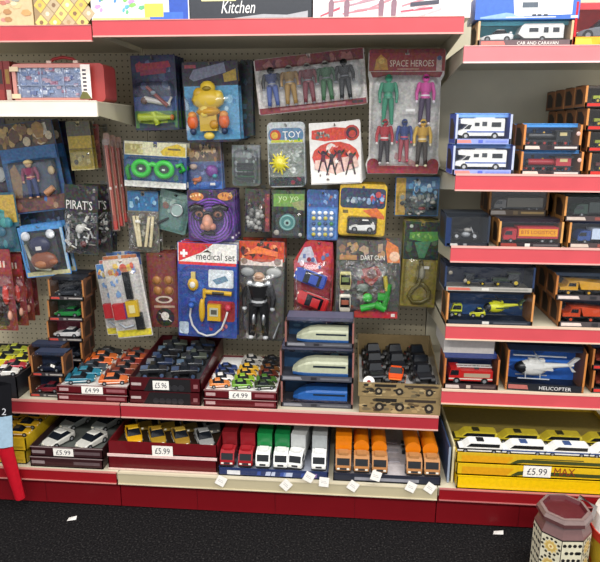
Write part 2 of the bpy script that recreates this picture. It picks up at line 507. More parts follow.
def motorbike(get, L, W, H, col):
    b = get('body')
    for x in (-.32, .32):
        b.ring((x*L, 0, .26*H), .2*H, .05*H, BLK, 14)
        b.cyl((x*L, 0, .26*H), .1*H, W*.2, 'b8babd', 10)
    b.tube((.32*L, 0, .26*H), (.16*L, 0, .8*H), .03*H, .03*H, 'b8babd', 6)
    b.ball((.06*L, 0, .62*H), (.16*L, W*.3, .13*H), col, 10, 6, 'gloss')
    b.ball((-.2*L, 0, .6*H), (.16*L, W*.28, .08*H), '1c1c1e')
    b.ball((0, 0, .36*H), (.17*L, W*.3, .17*H), '8f9296')
    b.tube((.16*L, -W*.5, .84*H), (.16*L, W*.5, .84*H), .02*H, .02*H, '2a2a2a', 6)
def bullet(get, L, W, H, col, low='2f5f9c'):
    b = get('body'); h = W/2
    b.loft([(-.5*L, h, .12*H, .98*H), (.1*L, h, .12*H, .98*H), (.26*L, h*.95, .12*H, .88*H), (.4*L, h*.8, .12*H, .62*H), (.5*L, h*.45, .14*H, .34*H)], col, 'gloss')
    b.loft([(-.505*L, h*1.02, .02*H, .24*H), (.3*L, h*1.02, .02*H, .24*H), (.49*L, h*.7, .04*H, .2*H)], low, 'gloss')
    b.box(-.46*L, .12*L, -h*1.01, h*1.01, .6*H, .74*H, '22303c', 'gloss')
# ---------------------------------------------------------------- hanging packs
YB = 0.0            # pegboard face
HOOKS = []
class Pack:
    def __init__(s, name, label, rect, Y, cat='hanging toy pack', group=None, tilt=0, outline=None, col='ffffff', mat='print', r=.03, hang=None, hole=True, yaw=0):
        u0, v0, u1, v1 = rect
        vm, um = (v0+v1)/2, (u0+u1)/2
        xa = at(u0, vm, Y)[0]; xb = at(u1, vm, Y)[0]
        zb = at(um, v1, Y)[1]; zt = at(um, v0, Y)[1]
        s.w, s.h = xb-xa, zt-zb
        s.Y = Y; s.hy = .011; s.label = label; s.k = 0
        s.hx = (hang or .5)
        cx, cz = (xa+xb)/2, (zt+zb)/2
        # the hook point carries the pack: rotate about it yet keep the centre where it is
        off = Vector((-(s.hx-.5)*s.w, 0, s.hy-s.h/2))
        rot = Matrix.Rotation(tilt, 3, 'Y')
        o2 = rot @ off
        s.root = empty(name, label, cat, (cx-o2.x, Y, cz-o2.z), group, (0, tilt, yaw))
        s.parts = []
        s.hole = hole
        s.card = s.mb('backing_card')
        if outline is None:
            outline = rrect(0, 0, 1, 1, r)
            outline = [(a, b) for a, b in rrect(0, 0, 1, s.h/s.w, r)]
            outline = [(a, 1-b*s.w/s.h) for a, b in outline]
        pts = [s.p(a, b) for a, b in outline]
        hl = []
        if hole:
            hl = [[(.0045*math.cos(2*PI*i/10), .0045*math.sin(2*PI*i/10)) for i in range(10)]]
        s.card.prism(pts, 0, .0012, col, mat, hl)
        s.cur = s.card
        s.HM = hl
    def p(s, a, b):
        return ((a-s.hx)*s.w, s.hy-b*s.h)
    def mb(s, name):
        m = MB(); s.parts.append((name, m)); return m
    def y(s):
        s.k += 1
        return -.0004-.00009*s.k
    def poly(s, pts, col, mat='print'):
        s.card.flat([s.p(a, b) for a, b in pts], s.y(), col, mat)
    def rect(s, x0, y0, x1, y1, col, mat='print'):
        s.poly([(x0, y0), (x1, y0), (x1, y1), (x0, y1)], col, mat)
    def rr(s, x0, y0, x1, y1, col, r=.06):
        q = s.w/s.h
        s.poly([(a, y1-(b)*q) for a, b in rrect(x0, 0, x1, (y1-y0)/q, r)], col)
    def head(s, y0, y1, col):
        "full width band that leaves the hang hole open"
        if y0*s.h < s.hy+.006:
            ym = (s.hy+.0055)/s.h; d = .006/s.w
            s.rect(0.01, y0+.005, s.hx-d, ym, col); s.k -= 1
            s.rect(s.hx+d, y0+.005, .99, ym, col); s.k -= 1
            s.rect(0.01, ym, .99, y1, col)
        else:
            s.rect(0.01, y0, .99, y1, col)
    def ell(s, x, yy, rx, col, ry=None, n=14):
        q = s.w/s.h
        ry = rx*q if ry is None else ry
        s.poly([(x+rx*math.cos(2*PI*i/n), yy+ry*math.sin(2*PI*i/n)) for i in range(n)], col)
    def ringf(s, x, yy, r0, r1, col, n=22):
        q = s.w/s.h; y = s.y()
        vs = []
        for i in range(n):
            c, d = math.cos(2*PI*i/n), math.sin(2*PI*i/n)
            for r in (r0, r1):
                a = s.p(x+r*c, yy+r*q*d); vs.append((a[0], y, a[1]))
        s.card.add(vs, [(2*i, 2*i+1, (2*i+3) % (2*n), (2*i+2) % (2*n)) for i in range(n)], col, 'print')
    def text(s, t, x, yy, hh, col, maxw=None, shear=0, align='c'):
        a = s.p(x, yy+hh)
        s.card.text(t, a[0], a[1], hh*s.h, s.y(), col, align, maxw*s.w if maxw else None, shear, 'gloss')
    def busy(s, x0, y0, x1, y1, n, cols, sz=.08, seed=None):
        rg = random.Random(seed if seed is not None else hash(s.label) % 9999 if False else len(s.label)*7+n)
        q = s.w/s.h
        for i in range(n):
            r = sz*rg.uniform(.4, 1)
            x = rg.uniform(x0+r, max(x0+r, x1-r)); y = rg.uniform(y0+r*q, max(y0+r*q, y1-r*q))
            k = rg.randint(4, 8); a0 = rg.uniform(0, 6.3)
            st = rg.uniform(.5, 1)
            s.poly([(x+r*math.cos(a0+2*PI*j/k)*st, y+r*q*math.sin(a0+2*PI*j/k)) for j in range(k)], rg.choice(cols))
    def star(s, x, yy, r, n, col, inner=.5):
        q = s.w/s.h
        s.poly([(x+r*(1 if i % 2 else inner)*math.cos(PI*i/n), yy+q*r*(1 if i % 2 else inner)*math.sin(PI*i/n)) for i in range(2*n)], col)
    # --- solids on the front of the card; d = distance of the centre from the card
    def ball3(s, m, x, y, d, rx, ry, rd, col, mat='plastic'):
        a = s.p(x, y)
        m.ball((a[0], -d, a[1]), (rx*s.w, rd, ry*s.h), col, 10, 6, mat)
    def tube3(s, m, x0, y0, x1, y1, d, r, col, r2=None, mat='plastic', n=8):
        a = s.p(x0, y0); b = s.p(x1, y1)
        m.tube((a[0], -d, a[1]), (b[0], -d, b[1]), r*s.w, (r2 or r)*s.w, col, n, mat)
    def box3(s, m, x0, y0, x1, y1, d0, d1, col, mat='plastic'):
        a = s.p(x0, y1); b = s.p(x1, y0)
        m.box(a[0], b[0], -d1, -d0, a[1], b[1], col, mat)
    def path3(s, m, pts, d, r, col, mat='plastic'):
        m.path([(s.p(*q)[0], -d, s.p(*q)[1]) for q in pts], r*s.w, col, 6, mat)
    def blister(s, x0, y0, x1, y1, d, mat='clear', name='blister', inset=.12, rnd=.05):
        m = s.mb(name)
        a = s.p(x0, y1); b = s.p(x1, y0)
        w, h = b[0]-a[0], b[1]-a[1]
        r = min(w, h)*.18
        o = rrect(a[0], a[1], b[0], b[1], r, 3)
        k = min(w, h)*inset
        i1 = rrect(a[0]+k*.4, a[1]+k*.4, b[0]-k*.4, b[1]-k*.4, r*.9, 3)
        i2 = rrect(a[0]+k, a[1]+k, b[0]-k, b[1]-k, r*.7, 3)
        n = len(o)
        vs = [(p[0], -.004, p[1]) for p in o]+[(p[0], -d*.8, p[1]) for p in i1]+[(p[0], -d, p[1]) for p in i2]
        fs = []
        for L in (0, n):
            for j in range(n):
                fs.append((L+j, L+(j+1) % n, L+n+(j+1) % n, L+n+j))
        fs.append(tuple(range(2*n, 3*n)))
        m.add(vs, fs, 'ffffff', mat, False)
        return m
    def bag(s, x0, y0, x1, y1, d, mat='film', seed=1, nx=7, nz=8):
        "crinkled clear film bulging over the card"
        rg = random.Random(seed)
        m = s.mb('film_bag')
        vs = []
        for j in range(nz+1):
            for i in range(nx+1):
                fx, fz = i/nx, j/nz
                a = s.p(x0+(x1-x0)*fx, y0+(y1-y0)*fz)
                e = min(1, 4*min(fx, 1-fx))**.6*min(1, 4*min(fz, 1-fz))**.6
                vs.append((a[0], -.005-d*e*rg.uniform(.75, 1), a[1]))
        fs = [(j*(nx+1)+i, j*(nx+1)+i+1, (j+1)*(nx+1)+i+1, (j+1)*(nx+1)+i) for j in range(nz) for i in range(nx)]
        m.add(vs, fs, 'ffffff', mat, True)
    def fig(s, x, y0, y1, body, d=.012, head=None, legs=None, hand='f2f2f2', visor='15161a', name='toy_figure', wide=1, arms=None):
        m = s.mb(name)
        H = (y1-y0)*s.h
        ox, oz = s.p(x, y0)
        head = head or body; legs = legs or body; arms = arms or body
        W = H*wide
        def P(a, b, dd=0): return (ox+a*W, -d-dd*H, oz-b*H)
        m.ball(P(0, .075), (.075*W, .07*H, .085*H), head, 10, 6)
        m.ball(P(0, .065, .042), (.055*W, .035*H, .034*H), visor, 8, 5, 'gloss')
        m.tube(P(0, .13), P(0, .17), .03*H, .04*H, body)
        m.loft_z = None
        m.tube(P(0, .17), P(0, .34), .135*W, .11*W, body, 10)
        m.tube(P(0, .34), P(0, .47), .085*W, .1*W, body, 10)
        m.tube(P(0, .395), P(0, .425), .1*W, .1*W, hand, 10)
        m.ball(P(0, .24, .075), (.055*W, .02*H, .05*H), hand, 8, 5)
        for k in (-1, 1):
            m.ball(P(k*.125, .19), (.05*W, .05*H, .045*H), arms, 8, 5)
            m.tube(P(k*.13, .2), P(k*.175, .36), .046*W, .038*W, arms)
            m.tube(P(k*.175, .36), P(k*.17, .5, .03), .038*W, .03*W, arms)
            m.ball(P(k*.17, .53, .03), (.03*W, .03*H, .035*H), hand, 8, 5)
            m.tube(P(k*.055, .46), P(k*.075, .72), .064*W, .05*W, legs)
            m.tube(P(k*.075, .72), P(k*.085, .95), .05*W, .038*W, legs)
            m.ball(P(k*.09, .965, .03), (.036*W, .06*H, .03*H), hand, 8, 5)
        return m
    def veh(s, x0, y0, x1, y1, gen, name, face=1, top=True, ang=0, *a, **kw):
        "a toy lying flat on the card, roof towards the viewer"
        a0 = s.p((x0+x1)/2, (y0+y1)/2)
        L = (x1-x0)*s.w
        M = Matrix.Translation((a0[0], -.003, a0[1])) @ Matrix.Rotation(ang, 4, 'Y') @ Matrix.Rotation(PI/2, 4, 'X')
        if face < 0: M = M @ Matrix.Rotation(PI, 4, 'Z')
        m = s.mb(name); m.M = M
        gen(lambda n: m, L, (y1-y0)*s.h, *a, **kw)
    def side(s, x0, y0, x1, y1, gen, name, W, face=-1, *a, **kw):
        "a toy standing in its bubble, seen from its side"
        a0 = s.p((x0+x1)/2, y1)
        M = Matrix.Translation((a0[0], -W/2-.006, a0[1]))
        if face < 0: M = M @ Matrix.Rotation(PI, 4, 'Z')
        m = s.mb(name); m.M = M
        gen(lambda n: m, (x1-x0)*s.w, W, (y1-y0)*s.h, *a, **kw)
    def done(s, behind=0, dy=.024, hook=True, base=None, sway=.012, group=None):
        for n, m in s.parts:
            if m.v:
                s.last = m.build(n, s.root)
        base = base or s.label
        maxd = max(-v[1] for n, m in s.parts for v in m.v)
        dy = max(dy, maxd+.005)
        behind = min(behind, int((-s.Y-.012)/dy))
        rg = random.Random(len(base))
        for i in range(behind):
            l = s.root.location
            g = group
            rt = s.root.rotation_euler
            copy_tree(s.root, (l.x, l.y+dy*(i+1), l.z), '%s, %s on its hook' % (base, ORD[i+1]), rot=(rt[0], rt[1]-sway*(i+1), rt[2]))
        if hook and s.hole:
            HOOKS.append((s.root.location.x, s.root.location.z, s.Y, base))
        return s.root

# ---------------------------------------------------------------- boxes with a window
def rowcopies(root, n, dy, base, where='behind it on the shelf', dx=0):
    for i in range(n):
        l = root.location
        copy_tree(root, (l.x+dx*(i+1), l.y+dy*(i+1), l.z), '%s, %s in its row' % (base, ORD[i+1]))
class VBox:
    """carton with an open window front; local x centred, y 0 = front, z 0 = bottom"""
    def __init__(s, name, label, rect, Y, z0, depth, edge='b5692f', inner='1d3a6e', lip='e8e4dc', cat='boxed toy vehicle', group=None,
                 lipf=.2, rot=0, topcol=None, words=None, wcol='1c1c22', side=None, lipcols=None, cut=True):
        u0, v0, u1, v1 = rect
        um, vm = (u0+u1)/2, (v0+v1)/2
        xa = at(u0, vm, Y)[0]; xb = at(u1, vm, Y)[0]
        s.w = xb-xa
        s.h = at(um, v0, Y)[1]-at(um, v1, Y)[1]
        s.d = depth; s.label = label
        s.root = empty(name, label, cat, ((xa+xb)/2, Y, z0), group, (0, 0, rot))
        w, h, d = s.w, s.h, depth
        c = MB()
        t = .0022
        side = side or edge
        inner = ''.join('%02x' % min(255, int(int(inner[i:i+2], 16)*1.3+8)) for i in (0, 2, 4))
        c.box(-w/2, w/2, 0, d, 0, t, lip)
        c.box(-w/2, w/2, d-t, d, t, h, inner, 'paper')
        for sg in (-1, 1):
            x = sg*w/2
            x0, x1 = (x, x+t) if sg < 0 else (x-t, x)
            if cut:   # window wraps round: side wall steps down towards the front
                pr = [(0, t), (d-t, t), (d-t, h), (d*.35, h), (0, h*.93)]
            else:
                pr = [(0, t), (d-t, t), (d-t, h), (0, h)]
            n = len(pr)
            vs = [(x0, a, b) for a, b in pr]+[(x1, a, b) for a, b in pr]
            c.add(vs, [tuple(range(n)), tuple(range(2*n-1, n-1, -1))]+[(i, (i+1) % n, n+(i+1) % n, n+i) for i in range(n)], side, 'paper')
            q = [(d*.22, h*.16), (d*.86, h*.16), (d*.86, h*.84), (d*.5, h*.84), (d*.22, h*.6)]
            xo = x0-.0003 if sg < 0 else x1+.0003
            c.add([(xo, a_, b_) for a_, b_ in q], [(0, 1, 2, 3, 4)], '33261e', 'paper')
            # printed front edge of the side wall
            c.box(x0-.0004 if sg < 0 else x0-.003, x1+.003 if sg < 0 else x1+.0004, -.0012, 0, 0, h*.95, edge, 'paper')
        c.box(-w/2, w/2, d*.35, d, h-t, h, topcol or inner, 'paper')
        c.box(-w/2+t, w/2-t, d*.35, d*.35+t, h*.86, h-t, topcol or inner, 'paper')
        # printed lip
        lh = h*lipf
        if lh > 0:
            c.box(-w/2, w/2, -.0012, .001, 0, lh, lip, 'paper')
            cols = lipcols or ('c9332c', '23262e', '23262e')
            c.flat([(-w*.46, lh*.2), (-w*.2, lh*.2), (-w*.22, lh*.8), (-w*.46, lh*.8)], -.0016, cols[0])
            if words:
                c.text(words, w*.14, lh*.25, lh*.5, -.0017, wcol, maxw=w*.56)
            else:
                c.flat([(-w*.08, lh*.2), (w*.0, lh*.2), (w*.0, lh*.8), (-w*.08, lh*.8)], -.0016, cols[1])
                c.flat([(w*.05, lh*.32), (w*.44, lh*.32), (w*.44, lh*.68), (w*.05, lh*.68)], -.0016, cols[2])
        s.c = c; s.lh = lh; s.t = t
        s.toys = []; s.extra = []
    def bg(s, cols, n=10, sz=.1, seed=3):
        rg = random.Random(seed)
        for i in range(n):
            r = rg.uniform(.4, 1)*sz*s.w
            x = rg.uniform(-s.w*.45+r, s.w*.45-r); z = rg.uniform(s.lh, s.h*.92)
            k = rg.randint(5, 8)
            s.c.flat([(min(max(x+r*math.cos(2*PI*j/k), -s.w*.49), s.w*.49), min(max(z+.4*r*math.sin(2*PI*j/k), .004), s.h-.004)) for j in range(k)], s.d-s.t-.0006-.00008*i, rg.choice(cols))
    def toy(s, name, gen, fx=(-.4, .4), fh=.62, face=-1, *a, dy=None, z=None, W=None, rot=0, **kw):
        L = (fx[1]-fx[0])*s.w
        W = W or min(s.d*.62, L*.42)
        H = s.h*fh
        x = (fx[0]+fx[1])/2*s.w
        zz = s.lh*.55+.004 if z is None else z*s.h
        M = Matrix.Translation((x, s.d*.36 if dy is None else dy*s.d, zz)) @ Matrix.Rotation(rot, 4, 'Z')
        if face < 0: M = M @ Matrix.Rotation(PI, 4, 'Z')
        body = []
        def get(n):
            if n in ('wheel',):
                m = MB(M); body.append((n, m)); return m
            for q in body:
                if q[0] == n: return q[1]
            m = MB(M); body.append((n, m)); return m
        gen(get, L, W, H, *a, **kw)
        s.toys.append((name, body))
        return get
    def done(s, merge=False, window=True):
        w, h, d = s.w, s.h, s.d
        s.c.build('carton', s.root)
        if window:
            m = MB()
            z0 = s.lh
            m.add([(-w/2+.0024, -.0004, z0), (w/2-.0024, -.0004, z0), (w/2-.0024, -.0004, h*.93), (-w/2+.0024, -.0004, h*.93), (w/2-.0024, d*.35, h-.0004), (-w/2+.0024, d*.35, h-.0004)],
                  [(0, 1, 2, 3), (3, 2, 4, 5)], 'ffffff', 'clear')
            m.build('clear_window', s.root)
        for name, body in s.toys:
            if merge:
                mm = MB()
                for n, b in body:
                    o = len(mm.v); mm.v += b.v; mm.f += [tuple(i+o for i in f) for f in b.f]; mm.c += b.c; mm.m += b.m; mm.sm += b.sm
                mm.build(name, s.root)
            else:
                first = None
                for n, b in body:
                    if first is None: first = b.build(name, s.root)
                    else: b.build(n, first)
        return s.root
    def top(s):
        return s.root.location.z+s.h

def box_thing(name, label, cat, x0, x1, y0, y1, z0, z1, col, art=None, group=None, top=None, mat='gloss', rot=0, side=None):
    "printed closed carton; art(c, X, Z, y) draws on its front"
    root = empty(name, label, cat, ((x0+x1)/2, y0, z0), group, (0, 0, rot))
    w, d, h = x1-x0, y1-y0, z1-z0
    c = MB()
    c.box(-w/2, w/2, 0, d, 0, h, side or col, mat, top, col)
    c.box(-w/2, w/2, d*.5-.0004, d*.5+.0004, h, h+.0005, side or col, mat)      # tape line of the closing flaps
    if art: art(c, w, h)
    c.build('carton', root)
    return root
def fl(c, w, h, pts, k, col):
    c.flat([((a-.5)*w, b*h) for a, b in pts], -.0004-.0001*k, col, 'gloss')
def sticker(parent, x, z, y, w, h, txt, rot=0, tcol='3a3a48'):
    m = MB()
    m.box(-w/2, w/2, -.0006, 0, -h/2, h/2, 'f3efe6', 'paper')
    m.text(txt, 0, -h*.3, h*.6, -.0011, tcol, maxw=w*.72)
    o = m.build('price_sticker', parent, (x, y, z))
    o.rotation_euler = (0, rot, 0)
    o['label'] = 'white handwritten price sticker'
    return o
def small(name, label, cat, gen, loc, rot, group, M=None, *a, **kw):
    m = MB(M)
    gen(lambda n: m, *a, **kw)
    o = m.build(name)
    o.location = loc; o.rotation_euler = rot
    return tag(o, label, cat, group)
# ================================================================= the room and the fittings
def setting(o):
    o['kind'] = 'structure'; return o
m = MB(); m.box(-1.6, 3.2, -3.4, .16, -.05, 0, '1a1a1a', 'carpet'); setting(m.build('floor'))
m = MB(); m.box(-1.6, 3.2, .1, .16, 0, 2.5, '999999', 'wall_paint'); setting(m.build('wall_back'))

SD, BD = .4036, .4696                    # shelf depth, base depth
ZT, ZM, ZB = 1.472, .3351, .1315
ZL = at(50, 101, -SD)[1]                 # short shelf of the bay with the lunch case
Z2, Z3, Z4, Z5, ZR = 1.0652, .863, .630, .4248, 1.3993
RED, CREAM = 'ca4c53', 'd8cdb0'
DRED = '8f121c'

def bay(label, X0, X1, peg, strip, lip, kick, ends):
    r = empty('display_bay', label, 'display bay', (X0, 0, 0), 'red gondola shelving bays')
    w = X1-X0; e = .0015
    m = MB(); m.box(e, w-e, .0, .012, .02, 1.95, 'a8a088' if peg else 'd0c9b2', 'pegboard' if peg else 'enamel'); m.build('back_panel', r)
    m = MB()
    m.box(-.016 if ends[0] else e, .014, .013, .06, 0, 1.96, '8f8874', 'enamel'); m.build('upright', r)
    m = MB(); m.box(w-.014, w-e, .013, .06, 0, 1.96, '8f8874', 'enamel'); m.build('upright', r)
    m = MB(); m.box(e, w-e, -BD, -.001, ZB-.025, ZB-.001, 'cfc6ae', 'enamel'); m.build('base_deck', r)
    m = MB(); m.box(e, w-e, -BD+.012, -BD+.02, .004, ZB-.026, kick, 'enamel')
    for i in range(1, 4):
        m.box(w*i/4-.0008, w*i/4+.0008, -BD+.0112, -BD+.012, .006, ZB-.03, '5c0a12', 'enamel')
    m.build('kick_plate', r)
    m = MB()
    m.box(e*2, w-e*2, -BD-.008, -BD-.001, ZB-.033, ZB+.0005, strip, 'enamel')
    m.box(e*2, w-e*2, -BD-.0095, -BD-.001, ZB+.0005, ZB+.003, lip, 'enamel')
    m.box(e*2, w-e*2, -BD-.011, -BD-.001, ZB-.036, ZB-.033, lip, 'enamel')
    m.build('ticket_strip', r)
    return r
bay('narrow view of the shelving bay with the lunch case and the black pirate packs', -1, 0, True, '96141d', 'c98a80', '780e17', (1, 1))
bay('middle shelving bay with the five figure pack hanging on its pegboard', 0, 1, True, 'beb292', 'cbc0a4', '780e17', (1, 1))
bay('shelving bay with a plain back, stacked with boxed vehicles', 1, 2, False, '8c121b', 'b06a68', '780e17', (1, 1))

def shelf(label, X0, X1, z, strip, lip, d=SD, ends=(False, False), lab=True, x0off=0):
    r = empty('shelf', label, 'shelf', (X0, 0, z), 'shelves of the red gondola')
    w = X1-X0; e = .002
    m = MB(); m.box(e+.005, w-e-.005, -d, -.002, -.022, -.0005, 'c9c1aa', 'enamel'); m.build('shelf_board', r)
    m = MB()
    m.box(e+x0off, w-e, -d-.008, -d-.001, -.039, .001, strip, 'enamel')
    m.box(e+x0off, w-e, -d-.0095, -d-.001, -.001, .0003 if z > 1.2 else .0045, lip, 'enamel')
    m.box(e+x0off, w-e, -d-.0105, -d-.001, -.043, -.039, lip, 'enamel')
    m.build('ticket_strip', r)
    for k, on in enumerate(ends):
        if not on: continue
        m = MB()
        x = e+x0off if k == 0 else w-e
        pr = [(-d, -.04), (-.002, -.075), (-.002, -.001), (-d, -.001)]
        a, b = (x, x+.0025) if k == 0 else (x-.0025, x)
        vs = [(a, p[0], p[1]) for p in pr]+[(b, p[0], p[1]) for p in pr]
        m.add(vs, [(0, 1, 2, 3), (7, 6, 5, 4)]+[(i, (i+1) % 4, 4+(i+1) % 4, 4+i) for i in range(4)], 'b9b19a', 'enamel')
        m.box(a, b+.0008, -d, -.002, -.004, -.001, 'd2cab2', 'enamel')
        m.build('bracket', r)
    return r
PINK = 'dca79c'
shelf('top shelf over the lunch case, carrying board games', -1, 0, ZT-.011, RED, PINK)
shelf('long top shelf over the pegboard, carrying the kitchen set box', 0, 1, ZT, RED, PINK, ends=(False, True))
shelf('short cream edged shelf carrying the clear lunch case', -1, 0, ZL, 'ece4d2', 'f3ecdc', ends=(False, True))
shelf('shelf strip under the stack of small boxed cars and yellow car tray', -1, 0, ZM+.0005, 'a62c36', 'c98a80')
shelf('wide shelf carrying the trays of toy cars and monster trucks', 0, 1, ZM, 'a62c36', 'd2a89c', ends=(False, True))
shelf('highest boxed vehicle shelf, carrying the caravan sets', 1, 2, ZR, 'd87a7e', 'f0cfc8', ends=(True, False))
shelf('shelf carrying the white camper van boxes and the locomotive boxes', 1, 2, Z2, RED, PINK, ends=(True, False))
shelf('shelf carrying the yellow logistics lorry box', 1, 2, Z3, RED, PINK, ends=(True, False))
shelf('shelf carrying the yellow helicopter box', 1, 2, Z4, RED, 'dcc0a8', ends=(True, False))
shelf('lowest red shelf carrying the white helicopter box', 1, 2, Z5, RED, 'dcc0a8', ends=(True, False))

# ================================================================= top shelf cartons
def carton(name, label, cat, u0, u1, v0, v1, Y, z0, depth, col, art=None, H=None, **kw):
    x0 = at(u0, v1, Y)[0]; x1 = at(u1, v1, Y)[0]
    h = H or (at(u0, v0, Y)[1]-at(u0, v1, Y)[1])
    return box_thing(name, label, cat, x0, x1, Y, Y+depth, z0, z0+h, col, art, **kw)
def game_a(c, w, h):
    rg = random.Random(5)
    for i in range(60):
        x, z = rg.uniform(.05, .95), rg.uniform(.03, .93); r = rg.uniform(.02, .06)
        fl(c, w, h, [(x+r*math.cos(t), z+r*.8*math.sin(t)) for t in (0, 1.2, 2.2, 3.3, 4.4, 5.4)], i % 12, rg.choice(['d9a66c', 'e2c795', 'cf8f86', 'b98a5c', 'e8d5b0', 'c77b6a', 'a9a59a']))
def game_b(c, w, h):
    fl(c, w, h, [(.01, .01), (.99, .01), (.99, .99), (.01, .99)], 0, 'a98d68')
    for i in range(4):
        for j in range(7):
            x, z = .12+.26*i+(.13 if j % 2 else 0), .05+.11*j
            fl(c, w, h, [(x, z-.1), (x+.12, z), (x, z+.1), (x-.12, z)], 1+(i+j) % 3, ['e9d27c', 'c9b48f', 'e6c25f'][(i*2+j) % 3])
            fl(c, w, h, [(x+.04*math.cos(t), z+.03*math.sin(t)) for t in (0, 1, 2, 3, 4, 5)], 5, ['8f6f52', 'efe3c2', 'b89a72'][(i+j) % 3])
def game_c(c, w, h):
    rg = random.Random(8)
    for i in range(46):
        x, z = rg.uniform(.03, .77), rg.uniform(.06, .92); r = rg.uniform(.012, .035)
        fl(c, w, h, [(x-r, z), (x, z-.02), (x+r*1.4, z+.01), (x+r, z+.04), (x-.5*r, z+.035)], i % 8, rg.choice(['6fbf8c', 'd76bb0', '5b9ad6', '8fcf6a', 'c9a3d8', '69b8c9']))
    fl(c, w, h, [(0.01, .0), (.8, .0), (.8, .045), (.01, .045)], 9, 'f0dc8a')
    fl(c, w, h, [(.8, .0), (.99, .0), (.99, .99), (.8, .99)], 9, '2e56b8')
    fl(c, w, h, [(.6, .02), (.94, .02), (.94, .11), (.6, .11)], 10, '3f6fd0')
    fl(c, w, h, [(.55, .05), (.74, .05), (.74, .22), (.55, .22)], 11, 'e9cf5a')
def kitchen(c, w, h):
    fl(c, w, h, [(.06, .3), (.1, .2), (.38, .2), (.42, .3), (.42, .95), (.06, .95)], 1, 'efe6a4')
    fl(c, w, h, [(.56, .3), (.6, .24), (.86, .24), (.92, .34), (.92, .95), (.56, .95)], 1, 'f1efe6')
    fl(c, w, h, [(.45, .32), (.49, .32), (.49, .5), (.45, .5)], 2, '3d62c4')
    fl(c, w, h, [(.35, .02), (.6, .06), (.8, .05), (.97, .09), (.97, .02)], 1, 'a9abb0')
    c.text('Kitchen', -.1*w, h*.07, h*.13, -.0012, 'f4f4f2', maxw=w*.28, shear=.3, mat='gloss')
def ribbon(c, w, h):
    rg = random.Random(4)
    for i in range(26):
        x = rg.uniform(.0, .8); z = rg.uniform(.0, .5); L = rg.uniform(.1, .25); s = rg.uniform(.03, .12)
        fl(c, w, h, [(max(.01, x), z), (min(.99, x+L), z+s), (min(.99, x+L), z+s+.03), (max(.01, x), z+.02)], i % 8, rg.choice(['d68a94', 'c7566a', 'e3b8bb', 'e9d3d0', 'b98f9c']))
    for x in (.1, .2, .42, .5):
        fl(c, w, h, [(x, .03), (x+.03, .03), (x+.035, .2), (x+.02, .26), (x, .2)], 9, '8f6f7c')
    fl(c, w, h, [(.62, .14), (.8, .17), (.8, .22), (.62, .19)], 10, '4a4a58')
TY = -SD+.012
carton('board_game', 'pale floral board game box at the outer end of the top shelf', 'board game', -60, 34, 0, 24, TY, ZT-.0105, .27, 'dcc296', game_a, H=.2)
carton('board_game', 'board game box with yellow diamonds on its front', 'board game', 35.5, 88, 0, 24, TY, ZT-.0105, .27, 'b89a72', game_b, H=.2)
carton('board_game', 'white game box with scattered coloured shapes and a blue end', 'board game', 92, 189.5, 0, 20, TY, ZT, .27, 'eeeeea', game_c, H=.2)
carton('toy_kitchen_box', 'black kitchen set box with white script on the top shelf', 'toy box', 190.5, 311.5, 0, 20, TY, ZT, .28, '2c3038', kitchen, H=.24)
carton('toy_box', 'white and pink box with red ribbon pattern on the top shelf', 'toy box', 313, 470, 0, 20, TY, ZT, .27, 'f0e6e4', ribbon, H=.2)

def caravan_top(c, w, h):
    fl(c, w, h, [(.05, .1), (.3, .3), (.45, .2), (.5, .04), (.05, .04)], 1, '8fb2e6')
    fl(c, w, h, [(.38, .2), (.42, .14), (.93, .2), (.93, .9), (.36, .9)], 2, 'f2f2f0')
    fl(c, w, h, [(.45, .5), (.6, .5), (.6, .74), (.45, .74)], 3, '55606c')
    fl(c, w, h, [(.3, .07), (.78, .07), (.78, .11), (.3, .11)], 3, 'e8ecf4')
    fl(c, w, h, [(.92, .04), (.99, .04), (.99, .15), (.92, .15)], 3, 'c9d8f4')
    for x in (.55, .6, .66): fl(c, w, h, [(x, .14), (x+.04, .14), (x+.04, .22), (x, .22)], 4, '3a4450')
# caravan sets
b = VBox('caravan_set', 'boxed white car and caravan set under the blue caravan box', (478, 18, 573, 45), -SD+.012, ZR+.0005, .1, edge='d9b48a', inner='4fb0d6', lip='6b5a5e', lipf=.24, words='CAR AND CARAVAN', wcol='f4f0ea', lipcols=('e07a72', 'fff', 'fff'))
b.toy('toy_car', car, (-.45, -.1), .5, -1, 'f2f2f0')
def caravan(get, L, W, H):
    c = get('body'); h = W/2
    c.prism([(x*L, z*H) for x, z in ((-.5, .2), (.36, .2), (.5, .45), (.42, .9), (.36, 1), (-.46, 1), (-.5, .9))], -h, h, 'f1efea', 'gloss')
    c.box(-.4*L, -.26*L, -h-.0006, h+.0006, .52*H, .78*H, '30343c', 'gloss'); c.box(-.16*L, -.06*L, -h-.0006, h+.0006, .5*H, .8*H, '30343c', 'gloss'); c.box(.06*L, .26*L, -h-.0006, h+.0006, .54*H, .76*H, '30343c', 'gloss')
    c.box(.4*L, .62*L, -.003, .003, .2*H, .26*H, '4a4a4a')
    for s_ in (-1, 1): wheel(get('wheel'), -.04*L, s_*h*.85, .16*H, h*.3)
b.toy('toy_caravan', caravan, (-.06, .42), .68, -1)
b.done()
zt_ = b.top()
rr_ = carton('caravan_box', 'blue box with a white caravan printed on it, topmost of its stack', 'boxed toy vehicle', 475, 579, -6, 17, -SD+.014, zt_+.0005, .11, '3f6cc4', caravan_top)
b = VBox('boxed_car', 'red box with a yellow foot and a grey car on the highest shelf', (575, -2, 640, 45), -SD+.015, ZR+.0005, .14, edge='c8202a', inner='d8363a', lip='f0a92c', lipf=.2, side='c8202a', lipcols=('f6c64a', 'e05a2c', 'f6c64a'))
b.toy('toy_car', car, (-.38, .4), .5, -1, '77797f'); b.done()
